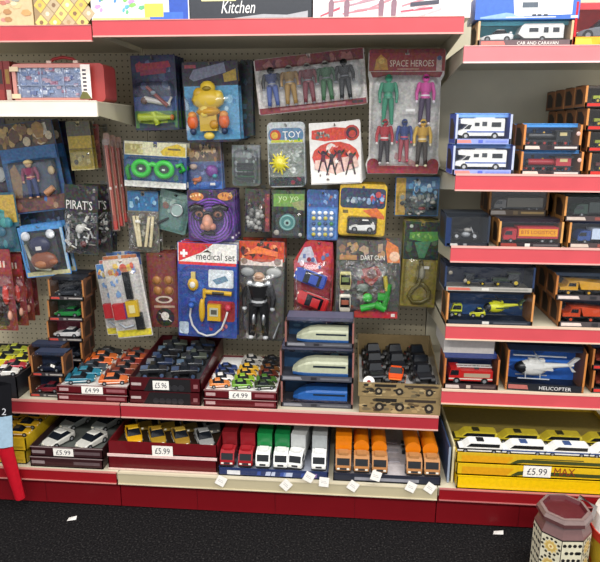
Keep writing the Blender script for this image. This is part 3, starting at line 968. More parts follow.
# packets stood beside the case
# ================================================================= shelf with the case
def lunch_case():
    Y = -SD+.05
    x0, x1 = at(15, 98, Y)[0], at(104, 98, Y)[0]
    h = at(60, 60, Y)[1]-at(60, 99, Y)[1]
    w = x1-x0; z0 = ZL+.0005; d = .1
    r = empty('carry_case', 'clear fronted red toy case with a handle on the short shelf', 'toy case', ((x0+x1)/2, Y, z0))
    m = MB()
    m.prism(rrect(-w/2, .0, w/2, h, .014), .012, d, 'a8403c', 'plastic'); m.build('case_body', r)
    m = MB()
    out = rrect(-w/2, 0, w*.34, h*.97, .012); inn = rrect(-w/2+.011, .011, w*.34-.008, h*.97-.01, .008)
    m.prism(out, -.004, .0115, 'c88a80', 'plastic', [inn]); m.build('front_rim', r)
    m = MB(); rg = random.Random(3)
    m.box(-w*.47, w*.32, .006, .0115, .012, h*.92, '93a0c0')
    for i in range(50):
        x = rg.uniform(-w*.43, w*.24); z = rg.uniform(.016, h*.82); k = rg.uniform(.006, .02)
        m.box(x, x+k, rg.uniform(.001, .004), .006, z, z+k*.6, rg.choice(['8fa8d0', '6474a8', 'b0708a', 'd8dcea', '7a8fbc', 'c8a0b0', 'b4bccc']))
    for i in range(3): m.box(-w*.44+.0+i*w*.25, -w*.44+.003+i*w*.25, -.001, .006, .012, h*.9, 'a9b4d0')
    m.box(-w*.46, w*.3, -.001, .006, h*.42, h*.44, 'a9b4d0')
    m.build('packed_toys', r)
    m = MB(); m.box(-w/2+.012, w*.34-.009, -.003, -.002, .012, h*.95, 'ffffff', 'film'); m.build('clear_lid', r)
    m = MB(); m.box(w*.27, w*.375, -.0062, -.0045, .008, h*.95, 'efe6df', 'paper')
    for i in range(6): m.box(w*.29, w*.33, -.0068, -.0062, h*(.28+.1*i), h*(.33+.1*i), '57525a', 'paper')
    m.flat([(w*.24, .008), (w*.375, .008), (w*.33, h*.24), (w*.28, h*.26)], -.0072, '6c6a3c'); m.build('paper_band', r)
    m = MB()
    for k in (-1, 1): m.box(w*.02+k*w*.15-.007, w*.02+k*w*.15+.007, d*.25, d*.45, h-.002, h+.009, 'd8c2b2')
    m.path([(w*.02-w*.15, d*.35, h+.006), (w*.02-w*.11, d*.35, h+.014), (w*.02, d*.35, h+.019), (w*.02+w*.11, d*.35, h+.014), (w*.02+w*.15, d*.35, h+.006)], .0045, 'b23a3a', 8)
    m.build('handle', r)
    for z in (.08, .78):
        m = MB(); m.box(-w*.5-.004, -w*.42, -.008, -.004, h*z, h*(z+.12), 'e2cba8'); m.build('latch', r)
lunch_case()
for i in range(3):
    Y = -SD+.07
    x0, x1 = at(-8+7.2*i, 98, Y)[0], at(-8+7.2*i+6.6, 98, Y)[0]
    def spine(c, w, h, i=i):
        fl(c, w, h, [(.15, .05), (.85, .05), (.85, .3), (.15, .3)], 1, ['d8c8b8', '93302c', 'cdbdae'][i])
        fl(c, w, h, [(.2, .45), (.8, .45), (.8, .8), (.2, .8)], 1, ['b98b3c', '3a2a2a', '9c7434'][i])
    box_thing('toy_packet', ['dark red upright packet at the outer edge of the short shelf', 'dark red upright packet second from the lunch case', 'dark red upright packet right beside the lunch case'][i], 'toy packet',
              x0, x1, Y, Y+.12, ZL+.0005, ZL+.0005+.115, '7e2522', spine, group='dark red packets by the case')

# ================================================================= hanging packs, bay with the pirate packs
BUS = ['c88f4a', 'b4483f', '3f6fb0', '56924e', 'd9cfa8', '2a2a34', 'e0b53c']
p = Pack('hanging_pack', 'blue doll figure pack under a busy brown header', (3, 122, 61, 212), -.15, tilt=-.12, col='24507f')
p.head(0, .27, '4a3d3c'); p.busy(.0, .0, 1, .28, 40, ['c8a86a', '8d6a4a', 'd9c9a8', '6c4a3a', 'b0884a', 'e0d8c8'], .13, 2)
p.rect(0.02, .27, .98, .42, '2f6da8'); p.rect(.1, .42, .92, .82, '2b3344'); p.ell(.5, .62, .3, '3c4a5e'); p.poly([(.1, .82), (.12, .5), (.22, .44), (.3, .6), (.24, .82)], '8f6f4c')
p.rect(.02, .82, .98, .98, '6c3f38'); p.busy(.05, .82, .95, .98, 12, ['8f5a48', '3f6fb0', '503030', 'a3826a'], .1, 4)
m = p.fig(.48, .43, .84, '8a3a5a', .013, head='d8b48c', legs='2d3f74', visor='c99a78', wide=1.25, hand='d9a882', name='doll')
p.ball3(m, .48, .435, .012, .085, .03, .012, 'e2c78e')
m = p.mb('doll_accessory'); p.tube3(m, .68, .8, .82, .74, .01, .06, 'd89a6c', .05); p.ball3(m, .84, .55, .008, .06, .05, .008, 'c9b28a')
p.blister(.08, .4, .94, .84, .026); p.done(1, dy=.05)
p = Pack('hanging_pack', 'pack with a grey round disc beside the doll pack', (-34, 118, 9, 206), -.12, col='3a2f44')
p.busy(0, 0, 1, .4, 16, ['5a3a60', '2c3f68', '6a5a4a'], .2, 1); m = p.mb('toy_disc'); a = p.p(.8, .63); m.cyl((a[0], -.008, a[1]), .026, .012, '8d9090', 18); m.cyl((a[0], -.015, a[1]), .021, .003, 'a2a5a3', 18)
p.rect(0, .88, 1, .98, '2f74a8'); p.done()
p = Pack('hanging_pack', 'plain navy pack hanging behind the doll pack', (44, 121, 69, 186), -.07, col='171c33')
p.busy(.3, .1, 1, .9, 10, ['222a4c', '2d2238', '1b2848', '40304a'], .2, 1); p.done(1)
p = Pack('hanging_pack', 'small yellow pack with dark marks under the cream shelf', (68.5, 121, 92, 170), -.12, tilt=-.05, col='cdbf86')
p.head(0, .3, '6b6553'); p.rect(0.02, .3, .98, .56, 'd8b83e'); p.rect(.02, .55, .98, .58, '9c8638'); p.rect(0.02, .58, .98, .98, 'cdb44a')
p.busy(.1, .58, .95, .95, 9, ['3e3a1c', 'e6d58a', '5a4a1e', 'b59a3a'], .14, 3); p.blister(.04, .58, .96, .96, .016); p.done(1)
p = Pack('hanging_pack', 'narrow red pack hanging beside the small yellow pack', (92, 124, 100, 168), -.09, col='8f3f34', r=.1)
p.busy(.0, .15, 1, 1, 12, ['b0503c', '6d2f2c', 'c87a5a'], .3, 3); p.done(hook=True)
p = Pack('hanging_pack', 'teal pack with a yellow strip above the red bags', (-26, 193, 19, 252), -.17, tilt=-.05, col='1f5a6c')
p.rect(.62, .04, .97, .5, 'c9a53e'); p.busy(0, .2, .8, .95, 26, ['2f8a94', '17454f', '3aa3a0', '246a8a', '113844'], .16, 3)
m = p.mb('toy_shape')
for i in range(7): p.ball3(m, .25+.09*i, .55+.1*math.sin(i*2), .008, .1, .09, .008, ['2f8f9a', '1f6a84', '43a5a0'][i % 3])
p.blister(.05, .3, .9, .95, .022); p.done()
p = Pack('hanging_pack', 'dark blue strip of packing above the light blue framed pack', (20, 205, 64, 228), -.10, col='1e3352')
p.busy(0, .1, 1, .95, 18, ['2f4f78', '3a6490', '18253c', '54708f'], .12, 2); p.done()
p = Pack('hanging_pack', 'light blue framed pack with a brown and navy toy', (21, 224, 67, 276), -.17, tilt=-.12, col='3f86c8')
p.rect(.02, .03, .98, .97, '4a93d2'); p.rect(.1, .12, .93, .9, '24262c'); p.rect(.03, .9, .98, .98, 'c9c294'); p.rect(.93, .1, .985, .9, 'a8c4d8')
m = p.mb('toy_figure')
for x in (.2, .74): p.ball3(m, x, .2, .01, .1, .09, .01, 'e8e8ec')
p.ball3(m, .48, .38, .014, .24, .16, .014, '20264e'); p.ball3(m, .5, .68, .014, .3, .17, .014, '8a4a2c'); p.ball3(m, .45, .74, .022, .14, .08, .01, 'b5713f')
p.ball3(m, .72, .72, .02, .1, .06, .01, 'a35c34'); p.box3(m, .42, .4, .54, .47, .024, .028, 'e8e4dc')
p.path3(m, [(.15, .35), (.2, .6), (.3, .82), (.6, .88)], .01, .035, 'b6b8a6')
p.blister(.09, .11, .94, .91, .032); p.done(1)
# pirate packs
for k, (rc, Y, tl) in enumerate(((( 65, 185, 98, 254), -.18, .07), ((80, 185, 112, 252), -.11, .06))):
    p = Pack('pirate_pack', ['black pirate pack with white lettering and silver pieces, the front one', 'black pirate pack half hidden behind the lettered one'][k], rc, Y, tilt=tl, col='131214', group='black pirate packs')
    p.head(0, .38, '0f0e10'); p.text("PIRAT'S", .44, .22, .13, 'e6e2dc', .78)
    p.busy(.55, .02, .98, .22, 6, ['8a2f2a', '5a5450', 'b5aea4'], .08, 2)
    rg = random.Random(8+k); m = p.mb('silver_pieces')
    for i in range(26):
        x, y = rg.uniform(.1, .9), rg.uniform(.42, .92); a = rg.uniform(0, 3.1); L = rg.uniform(.08, .2)
        p.tube3(m, x-L*.5*math.cos(a), y-L*.3*math.sin(a), x+L*.5*math.cos(a), y+L*.3*math.sin(a), rg.uniform(.005, .016), rg.uniform(.025, .05), rg.choice(['a9aaa8', 'd4d3cf', '3a3a3a', '77706a', 'c9c6bd', '1c1b1b']), mat='steel' if i % 3 == 0 else 'plastic')
    p.ball3(m, .5, .62, .016, .12, .07, .012, 'c9c6be'); p.ball3(m, .6, .84, .014, .1, .05, .01, '5c1f1c')
    p.bag(.02, .38, .98, .99, .026, seed=3); p.done(k)
# batons
for k in range(3):
    p = Pack('baton_pack', ['long red toy baton in a clear sleeve, the front of three', 'long red toy baton just behind the front one', 'long red toy baton nearest the goggles pack'][k],
             (108.5+5.2*k, 133+2*k, 114.5+5.4*k, 231-4*k), -.15+.022*k, tilt=-.05, col='b08a78', hang=.5, r=.2, group='long red batons', hole=False)
    m = p.mb('baton_tube')
    a0, a1 = p.p(.5, .12), p.p(.5, .98)
    m.tube((a0[0], -.008, a0[1]), (a1[0], -.008, a1[1]), .0068, .0068, 'a8442e', 10); m.tube((a0[0]-.002, -.0135, a0[1]-.01), (a1[0]-.002, -.0135, a1[1]+.05), .002, .002, 'd8917c', 6)
    m.tube((a1[0], -.008, a1[1]+.0), (a1[0], -.008, a1[1]+.03), .0075, .0075, 'c0301e', 10)
    a2 = p.p(.5, .55); m.box(a2[0]-.004, a2[0]+.004, -.0165, -.0155, a2[1]-.004, a2[1]+.004, 'e8dcd0')
    m = p.mb('clear_sleeve'); m.box(-.009, .009, -.017, -.001, a1[1]-.004, a0[1]+.02, 'ffffff', 'clear')
    p.done()
# red bags at the edge
for k in range(4):
    u = (-22, -8, 2, 10)[k]
    p = Pack('red_bag_pack', ['red bagged toy with a dark window at the front of its hook', 'red bagged toy, second on the hook at the edge', 'red bagged toy, third on the hook at the edge', 'red bagged toy closest to the pegboard at the edge'][k], (u, 249+3*k, u+36-k*3, 330-5*k), -.19+.04*k, col='7a211d', group='red bagged toys', hang=.5)
    p.head(0, .3, '8a2420'); p.busy(.3, .1, 1, .3, 5, ['d8b8a4', 'c23a2a', '5a1512'], .1, k); p.rect(.68, .14, .73, .22, 'd8c2b2'); p.rect(.78, .14, .83, .22, 'd8c2b2')
    p.rr(.06, .34, .94, .97, '86241f', .2); p.rr(.12, .45, .8, .95, '2a1917', .15)
    m = p.mb('bagged_toy'); p.ball3(m, .45, .7, .012, .26, .15, .012, '3a2422'); p.ball3(m, .8, .55, .01, .09, .12, .01, 'c23a30'); p.ball3(m, .86, .8, .01, .06, .06, .01, 'd8a08a')
    p.bag(.03, .32, .97, .98, .024, seed=k+2); p.done()

# ================================================================= hanging packs, middle bay
p = Pack('plane_pack', 'navy pack with a toy plane over a yellow green plane', (133, 55, 177, 130), -.16, tilt=-.02, col='232a4c', r=.02)
p.head(0, .32, '27305c'); p.busy(0, .05, 1, .5, 16, ['4a5a86', '35436c', '6a7aa0'], .16, 2)
p.star(.2, .14, .1, 6, 'a83a4a', .7); p.poly([(.1, .12), (.85, .08), (.9, .16), (.12, .22)], 'b5304a'); p.poly([(.2, .2), (.8, .17), (.78, .24), (.2, .27)], '9c2f52'); p.rect(.02, .55, .98, .74, '34508c'); p.rect(.02, .74, .98, .97, '4a7a3c'); p.rect(.1, .9, .92, .97, '2a3a4a')
m = p.mb('toy_plane')
p.tube3(m, .28, .58, .85, .66, .012, .07, 'd8d5cf', .04); p.tube3(m, .35, .42, .8, .68, .016, .035, '8a3a34', .05); p.ball3(m, .28, .6, .014, .09, .05, .01, '6a4a40'); p.tube3(m, .8, .66, .9, .56, .012, .03, 'c9c6c0')
p.ball3(m, .5, .5, .02, .06, .03, .006, '8f9aa8')
m = p.mb('toy_plane_base')
p.tube3(m, .12, .83, .85, .83, .012, .1, 'b5c628', .05); p.poly([(.1, .78), (.5, .74), (.75, .8), (.75, .9), (.4, .92), (.08, .9)], 'a9c22c')
p.tube3(m, .45, .76, .55, .93, .014, .06, 'c4d42e'); p.ball3(m, .88, .83, .012, .05, .04, .008, 'd8782c')
p.blister(.05, .34, .95, .94, .03); p.done(3, dy=.03)
p = Pack('robot_pack', 'golden robot with orange arms in a clear blue pack', (184, 61, 240, 142), -.18, tilt=-.03, col='241c38', outline=[(.0, .02), (.97, .0), (.98, .3), (.99, .95), (.92, 1), (.08, 1), (.0, .95)])
p.head(.0, .28, '2a2038'); p.poly([(.12, .2), (.2, .1), (.75, .02), (.78, .14), (.2, .24)], '8a8fa8'); p.poly([(.72, .16), (.95, .1), (.96, .24), (.74, .26)], 'c9a83c'); p.rect(.05, .04, .25, .08, 'b84a5a')
p.rect(.02, .3, .98, .97, '5aa3d0'); p.busy(.02, .35, .98, .98, 30, ['8fc6e6', '3f84bc', 'b8dcee', '6ab0d8'], .1, 5)
m = p.mb('toy_robot')
p.ball3(m, .46, .33, .018, .14, .09, .018, 'd8b83a'); p.ball3(m, .46, .47, .02, .3, .13, .022, 'dcb93c'); p.ball3(m, .3, .4, .02, .1, .08, .016, 'c9a02c'); p.ball3(m, .64, .44, .02, .1, .08, .016, 'e6c850'); p.ball3(m, .46, .34, .034, .08, .03, .006, '8a7420'); p.ball3(m, .46, .62, .026, .22, .06, .016, 'c8941f'); p.box3(m, .3, .55, .6, .86, .004, .03, 'd4ae30'); p.ball3(m, .4, .62, .032, .09, .07, .008, 'efd66a'); p.ball3(m, .55, .78, .03, .08, .06, .008, 'c08a20')
p.box3(m, .2, .38, .34, .5, .004, .018, 'c9c832'); p.box3(m, .58, .36, .7, .5, .004, .018, '7fbf8a'); p.ball3(m, .66, .4, .018, .06, .04, .008, 'e6e6e0')
for x in (.16, .72):
    p.ball3(m, x, .74, .018, .1, .1, .016, 'e0662a'); p.ball3(m, x, .66, .018, .08, .05, .014, 'e89a4a'); p.ball3(m, x, .86, .018, .06, .05, .012, '2a3a5c')
p.ball3(m, .44, .92, .018, .1, .05, .012, 'e6c95a')
p.bag(.02, .3, .98, .99, .036, mat='clear', seed=9); p.done(3, dy=.03)
p = Pack('hanging_pack', 'dark packs edge behind the golden robot pack', (241, 60, 253, 136), -.1, col='1a2632', r=.08)
p.busy(0, .0, 1, 1, 14, ['2a3f50', '182028', '3a5a70', '24384c'], .3, 3); p.done(1)
# five figures
p = Pack('figure_pack', 'wide tilted pack of five armoured toy figures in a row', (256, 53.5, 366, 110), -.17, tilt=-.105, col='dcd2cc', r=.02)
p.head(0, .2, '7d2b30'); p.busy(.0, .03, 1, .2, 20, ['8f3a3c', '5c2028', 'a86a66', '6c2a30'], .07, 2); p.rect(.01, .2, .99, .88, 'e6e0da'); p.rect(.01, .88, .99, .99, '8a2c34'); p.rect(.2, .91, .8, .95, 'b87a7a'); p.rect(.86, .91, .96, .96, '3a1a20')
p.busy(.02, .2, .98, .86, 26, ['e8e4de', 'c4bcb6', 'b0a8a4', 'f0ece8'], .06, 6)
fc = [('2c3f78', '14161c'), ('a8823a', 'b0843a'), ('7e2c38', '8a3038'), ('2f6b3c', '2c6038'), ('17181c', '101114')]
for i, (a, b_) in enumerate(fc):
    p.fig(.15+.165*i, .17, .9, a, .015, head=b_ if i in (0, 4) else 'b9b6b0', arms=b_, hand='8a8c92', visor='1a1c22' if i < 4 else '0c0c0e', wide=1.25, legs=['4a62a8', a, a, a, a][i])
p.blister(.03, .17, .97, .88, .034); p.done(0)
# space heroes
p = Pack('figure_pack', 'tall red topped pack of five coloured space hero figures', (367, 49, 443, 174), -.19, col='d4d0ca', outline=[(.04, 0), (.98, 0), (1.0, .03), (.99, .2), (.95, .25), (.97, .85), (1, .92), (.97, 1), (.03, 1), (0, .92), (.04, .85), (.02, .25), (.0, .2), (.0, .03)])
p.head(.0, .17, '9a2f30'); p.rect(.03, .0, .97, .03, '7e2226')
p.text('SPACE HEROES', .565, .085, .05, 'e6d6c2', .57); p.rect(.38, .15, .66, .158, 'c9a08c')
p.poly([(.08, .16), (.1, .08), (.16, .04), (.24, .08), (.26, .16)], 'c8923a'); p.ell(.17, .09, .04, 'e0b85a'); p.rect(.88, .06, .95, .17, 'c9b0a8'); p.ell(.915, .07, .03, '4a5a8a')
p.poly([(.03, .175), (.97, .175), (.93, .23), (.75, .2), (.25, .2), (.07, .23)], '8a262c')
p.rect(.06, .22, .94, .92, 'c9c5c0'); p.busy(.06, .22, .94, .9, 30, ['dedad6', 'b4b0ac', 'e9e6e2', 'a8a4a0'], .1, 4)
p.poly([(.02, .93), (.98, .93), (.97, .995), (.03, .995)], '9c2430'); p.ell(.1, .92, .08, '8c1f2a'); p.ell(.9, .92, .08, '8c1f2a'); p.poly([(.4, .82), (.68, .9), (.66, .94), (.38, .87)], 'b98a84')
p.fig(.27, .2, .6, '1f8a66', .016, head='2a9a74', hand='2fa07c', visor='1b7a5a', legs='1f8a66')
p.fig(.75, .2, .6, 'd23a9a', .016, head='e04aa8', hand='f2e6ee', visor='3a1a34', legs='3a2048')
p.fig(.24, .55, .92, 'b3202c', .018, head='b3202c', hand='efe8e4', legs='241c22')
p.fig(.5, .55, .9, '27407f', .014, head='27407f', hand='d8506a', legs='a8434f', arms='2f4a94')
p.fig(.74, .55, .94, 'd0a232', .018, head='dcb040', hand='f0e6c0', legs='3a2c20', arms='d8b040')
m = p.mb('white_badge'); p.box3(m, .5, .47, .62, .49, .03, .032, 'f4f2ee', 'paper')
p.blister(.05, .2, .95, .93, .042, inset=.08); p.done(0)
# goggles
p = Pack('goggles_pack', 'cream topped pack of bright green swimming goggles', (124, 142, 187, 188), -.17, tilt=.05, col='1d3f78', r=.02)
p.head(0, .3, 'ddd8b4'); p.rect(.02, .06, .3, .28, 'b5a86a'); p.busy(.02, .05, .35, .28, 8, ['8f8a4c', 'cfc88a', 'e8e4c8'], .05, 2); p.poly([(.58, .2), (.66, .1), (.85, .02), (.97, .1), (.97, .28), (.62, .28)], 'd8b828'); p.rect(.7, .12, .9, .16, '6a5a20')
p.rect(.01, .3, .99, .86, '1f4f86'); p.busy(.0, .32, 1, .85, 14, ['2a68a0', '17406c', '3478a8', '1f6a4c'], .1, 4); p.rect(.01, .86, .99, .99, 'e6e4dc')
m = p.mb('goggles')
for x in (.3, .66):
    a = p.p(x, .58); m.ring((a[0], -.016, a[1]), .0255, .0092, '2fc43a', 18, sq=.86); m.cyl((a[0], -.01, a[1]), .021, .006, '1d3a2c', 16, 'y', 'gloss'); m.box(a[0]-.008, a[0]+.002, -.0135, -.0125, a[1]-.004, a[1]+.002, 'e0e8e0')
p.path3(m, [(.4, .52), (.48, .47), (.56, .52)], .016, .04, '2fbf3a'); p.path3(m, [(.84, .5), (.92, .46), (.96, .56), (.9, .62)], .008, .035, '28a838'); p.path3(m, [(.1, .52), (.06, .6), (.1, .84)], .008, .035, '28a838')
p.blister(.04, .32, .96, .86, .034); p.done(3, dy=.028)
p = Pack('hanging_pack', 'pack of small bugs with a blue foot beside the goggles', (187, 142, 222, 190), -.13, tilt=-.03, col='6a7a9c', r=.03)
p.head(0, .4, '6c5640'); p.busy(0, .0, 1, .42, 24, ['a8743c', 'c89a5a', '4a3a2c', '8a5a34', 'd8b88a'], .13, 3); p.rect(.02, .42, .98, .98, '4a5f94'); p.busy(.02, .42, .98, .98, 16, ['6a82b8', '38487c', '8496c4'], .13, 6); p.rect(.02, .82, .98, .98, '3f6fc0')
m = p.mb('toy_bug')
p.ball3(m, .72, .6, .01, .18, .13, .012, '7a3f94'); p.ball3(m, .68, .55, .016, .08, .06, .008, 'a45ab8'); p.ball3(m, .8, .7, .014, .07, .05, .008, '3aa0a8')
m = p.mb('toy_bug'); p.ball3(m, .28, .78, .01, .14, .05, .01, 'c86a3a'); p.tube3(m, .2, .86, .4, .72, .01, .04, 'd8823c'); p.ball3(m, .2, .5, .01, .12, .06, .008, 'c9b0a0')
m = p.mb('paper_label'); p.box3(m, .68, .84, .82, .89, .022, .023, 'eeeae4', 'paper')
p.blister(.04, .1, .96, .96, .024); p.done(1)
p = Pack('hanging_pack', 'clear pack of black and green pieces beside the splat toy', (232, 145, 260, 186), -.13, col='5f6660', r=.12)
p.head(0, .3, '8a8f90'); p.busy(.05, .05, .95, .95, 26, ['8f9694', '4a504e', '70787a', '3c4240', 'a8b0ae'], .12, 3); p.rect(.2, .58, .75, .63, '2f7a4a'); p.rect(.2, .74, .8, .79, '2a6a44')
m = p.mb('toy_piece')
for i, y in enumerate((.45, .56, .68, .8)): p.box3(m, .2, y-.02, .78, y+.04, .004, .012, ['262a2c', '34383a', '1e2224', '2c3032'][i])
p.blister(.06, .1, .94, .95, .022); p.done(1)
p = Pack('splat_toy_pack', 'yellow spiky splat toy pack with a round topped header', (268, 122, 305, 187), -.16, tilt=-.03, col='c9cfd0', r=.12)
p.rr(.03, .09, .97, .3, '5f86a8', .15); p.ell(.22, .2, .15, 'c8482e'); p.ell(.2, .2, .09, 'e8b83c'); p.rect(.1, .27, .95, .31, 'cfd23c'); p.busy(.45, .22, .98, .3, 8, ['3f9a4c', 'e8e8e4', '3a5a9c'], .05, 4)
p.text('TOY', .66, .14, .1, 'f4f4f0', .5)
p.rect(.02, .32, .98, .84, '8e958c'); p.busy(.02, .33, .98, .84, 16, ['b0b8b0', '767c74', 'a0a89c', 'c4c8c0'], .14, 3); p.rect(.02, .84, .98, .98, '2b3236'); p.busy(.5, .84, .98, .98, 4, ['8a2f3c', '3a4a50'], .08, 1)
m = p.mb('splat_toy'); a = p.p(.32, .62); m.ball((a[0], -.012, a[1]), (.021, .011, .023), 'ecdc1c')
for i in range(14):
    t = i*2*PI/14; L = .033 if i % 2 else .027; m.tube((a[0]+.012*math.cos(t), -.012, a[1]+.012*math.sin(t)), (a[0]+L*math.cos(t), -.012, a[1]+L*math.sin(t)*1.15), .006, .002, 'e6d61a', 6)
p.bag(.03, .32, .97, .97, .028, seed=4); p.done(1)
p = Pack('figure_card', 'white and red printed card with black alien figures', (310, 122, 361, 184), -.18, tilt=-.05, col='f0ede8', mat='paper', r=.01)
p.rect(.02, .06, .98, .3, 'f2efe9', 'paper'); p.poly([(.05, .12), (.5, .08), (.72, .1), (.72, .28), (.3, .3), (.04, .26)], 'd8422c'); p.busy(.08, .13, .42, .27, 22, ['6c6866', '8a8684', 'b8b2ae', '4a4644'], .04, 9); p.ell(.83, .18, .15, 'b8321f'); p.ell(.83, .18, .11, '3a1a18'); p.ell(.84, .2, .07, 'c23a22'); pass
p.ell(.5, .55, .46, 'd94a34', .24); p.ell(.42, .42, .1, 'eee0d8'); p.busy(.05, .36, .95, .7, 16, ['e06a54', 'c8321f', 'f0a090', 'b82818'], .1, 6)
p.rect(.02, .78, .98, .98, 'f0ece6', 'paper'); p.poly([(.1, .6), (.9, .55), (.95, .72), (.5, .84), (.08, .74)], 'e8c0b4')
for i, x in enumerate((.26, .42, .58, .8)):
    y = .5+.05*(i % 2); h = .3
    for sg in (-1, 1):
        p.poly([(x-.02, y), (x+.02, y), (x+sg*.09, y+h), (x+sg*.09-.03, y+h)], ['3a2028', '1f1a1c', '4a2a3a'][i % 3]); p.poly([(x-.02, y+.02), (x+.02, y+.05), (x+sg*.1, y-.08+.05), (x+sg*.1, y-.12+.05)], '1f1a20')
    p.ell(x, y-.02, .04, ['2a1a1c', '3a3a40'][i % 2]); p.rect(x-.035, y, x+.035, y+.13, ['5a2030', '2a2228', '6c3040'][i % 3])
p.star(.52, .63, .05, 6, 'f2ece6')
p.busy(.1, .8, .4, .95, 5, ['b04a3c', '6a5a5a', 'd8a090'], .03, 2)
p.done(4, dy=.02, sway=.022)
# whistles
p = Pack('hanging_pack', 'clear bag of cream sticks under a blue header', (128, 191, 159, 252), -.13, tilt=.03, col='7d7768', r=.05)
p.head(0, .32, '2a6a9c'); p.busy(.0, .02, 1, .34, 20, ['3f8ec8', '1f4f7c', '9cc8dc', '2a78b0'], .1, 3); p.rect(.02, .34, .98, .98, '5f5a4e'); p.busy(.02, .34, .98, .98, 24, ['8a8474', '45423a', '6f6a5c', 'b0aa98'], .12, 3)
m = p.mb('wooden_stick')
for x0, x1 in ((.22, .36), (.34, .42), (.72, .58), (.84, .74)): p.tube3(m, x0, .4, x1, .9, .011, .05, 'd8c9a0')
p.box3(m, .3, .46, .46, .5, .018, .02, 'efe9dc', 'paper')
p.bag(.02, .33, .98, .99, .022, seed=6); p.done(1)
p = Pack('magnifier_pack', 'tilted grey green card with a black handled magnifying glass', (157, 192, 189, 232), -.12, tilt=.24, col='6a9088', r=.04)
p.head(0, .2, '7c9c92'); p.rect(.02, .2, .98, .98, '5f877f'); p.busy(.02, .05, .55, .6, 10, ['86a69c', '9c8068', '507870', 'a8bcb2'], .1, 3); p.ell(.25, .38, .1, '8a5a4c')
m = p.mb('magnifying_glass'); a = p.p(.62, .42); m.ring((a[0], -.008, a[1]), .02, .0032, 'c9cdca', 20, mat='steel'); m.cyl((a[0], -.008, a[1]), .019, .003, 'a8c0b8', 18, 'y', 'gloss'); b_ = p.p(.42, .66); c_ = p.p(.12, .86); m.tube((b_[0], -.008, b_[1]), (c_[0], -.008, c_[1]), .0035, .005, '15171a', 8)
p.blister(.05, .12, .95, .96, .018); p.done(2, dy=.02)
p = Pack('disguise_pack', 'purple pack of disguise glasses, false nose and moustache', (188, 190, 235, 241), -.17, tilt=0, col='4a2a78', r=.05)
p.head(0, .22, '2a1d3a'); p.ell(.2, .13, .15, 'c87a3a', .08); p.ell(.8, .12, .16, 'c8823c', .08); p.busy(.05, .05, .35, .2, 6, ['e0a85a', '8a4a2c', 'f0d09a'], .05, 1); p.busy(.65, .03, .97, .2, 6, ['e0a85a', '8a4a2c', 'f0d09a'], .05, 2)
p.rect(.01, .22, .99, .98, '3f2368')
for r in (.48, .42, .36, .3): p.ringf(.5, .6, r-.03, r, ['7a3fb0', '8a4ec0', '6a34a0', '9458c8'][int(r*10) % 4])
p.rect(.92, .9, .97, .94, 'e6e2ec')
m = p.mb('false_nose'); p.ball3(m, .44, .62, .018, .12, .17, .02, 'd89a80'); p.ball3(m, .35, .7, .018, .07, .07, .014, 'd49078'); p.ball3(m, .55, .7, .018, .07, .07, .014, 'd49078'); p.ball3(m, .28, .44, .006, .12, .09, .006, 'c98a70'); p.ball3(m, .64, .44, .006, .12, .09, .006, 'c98a70')
m = p.mb('glasses_frame')
for x in (.26, .66):
    a = p.p(x, .47); m.ring((a[0], -.02, a[1]), .0175, .0036, '121114', 18); m.cyl((a[0], -.014, a[1]), .006, .002, '2a1c18', 10)
p.path3(m, [(.36, .45), (.46, .42), (.55, .45)], .021, .04, '121114'); p.path3(m, [(.08, .36), (.2, .3), (.36, .34)], .021, .06, '141316'); p.path3(m, [(.56, .34), (.72, .3), (.88, .36)], .021, .06, '141316')
m = p.mb('moustache'); p.path3(m, [(.3, .86), (.38, .82), (.46, .84), (.54, .82), (.6, .84)], .018, .035, '15131a')
p.blister(.04, .24, .96, .96, .036, inset=.08); p.done(2, dy=.028)
p = Pack('hanging_pack', 'small pack of grey stones beside the purple disguise pack', (245, 189, 270, 232), -.14, tilt=.02, col='2a2624', r=.03)
p.head(0, .3, '35302e'); p.busy(.0, .02, .98, .5, 16, ['5a4a42', '8a8078', '3a2c2a', '6c2a28'], .14, 2); p.rect(.8, .1, .99, .98, '6c2428'); p.busy(.8, .1, 1, .9, 6, ['a84a48', '8a3434'], .1, 1)
m = p.mb('toy_piece'); rg = random.Random(3)
for i in range(22): p.ball3(m, rg.uniform(.12, .7), rg.uniform(.48, .92), rg.uniform(.006, .012), .1, .06, .007, rg.choice(['a8a6a0', '8a8884', 'c4c2bc', '6f6d6a']))
p.blister(.04, .34, .8, .96, .022); p.done(1)
p = Pack('yoyo_pack', 'card with a teal wheel toy under a green header', (272, 190, 305, 238), -.15, tilt=0, col='20261f', r=.03)
p.head(0, .1, '3a4a30'); p.rect(.05, .08, .98, .34, '6a9440'); p.text('yo yo', .5, .13, .13, 'b4cc94', .62); p.poly([(.6, .26), (.98, .2), (.98, .42), (.7, .4)], '8a8f5c'); p.busy(.05, .3, .95, .95, 10, ['2f3a34', '161c18', '3a4a44'], .12, 1)
m = p.mb('wheel_toy'); a = p.p(.48, .66); m.cyl((a[0], -.01, a[1]), .027, .018, '3f7f7c', 22); m.ring((a[0], -.019, a[1]), .023, .003, '7fb0aa', 22); m.cyl((a[0], -.02, a[1]), .011, .004, '9cc4bc', 16); m.cyl((a[0], -.023, a[1]), .005, .003, '141818', 12)
m = p.mb('paper_label'); p.ball3(m, .14, .88, .008, .09, .06, .003, 'b8b0a4'); p.ball3(m, .86, .92, .008, .06, .04, .003, 'd8d4cc')
p.blister(.05, .4, .95, .96, .03); p.done(2, dy=.026)
p = Pack('marble_pack', 'blue pack with a grid of small coloured marbles', (307, 190, 338, 240), -.16, tilt=0, col='3f6cb0', r=.06)
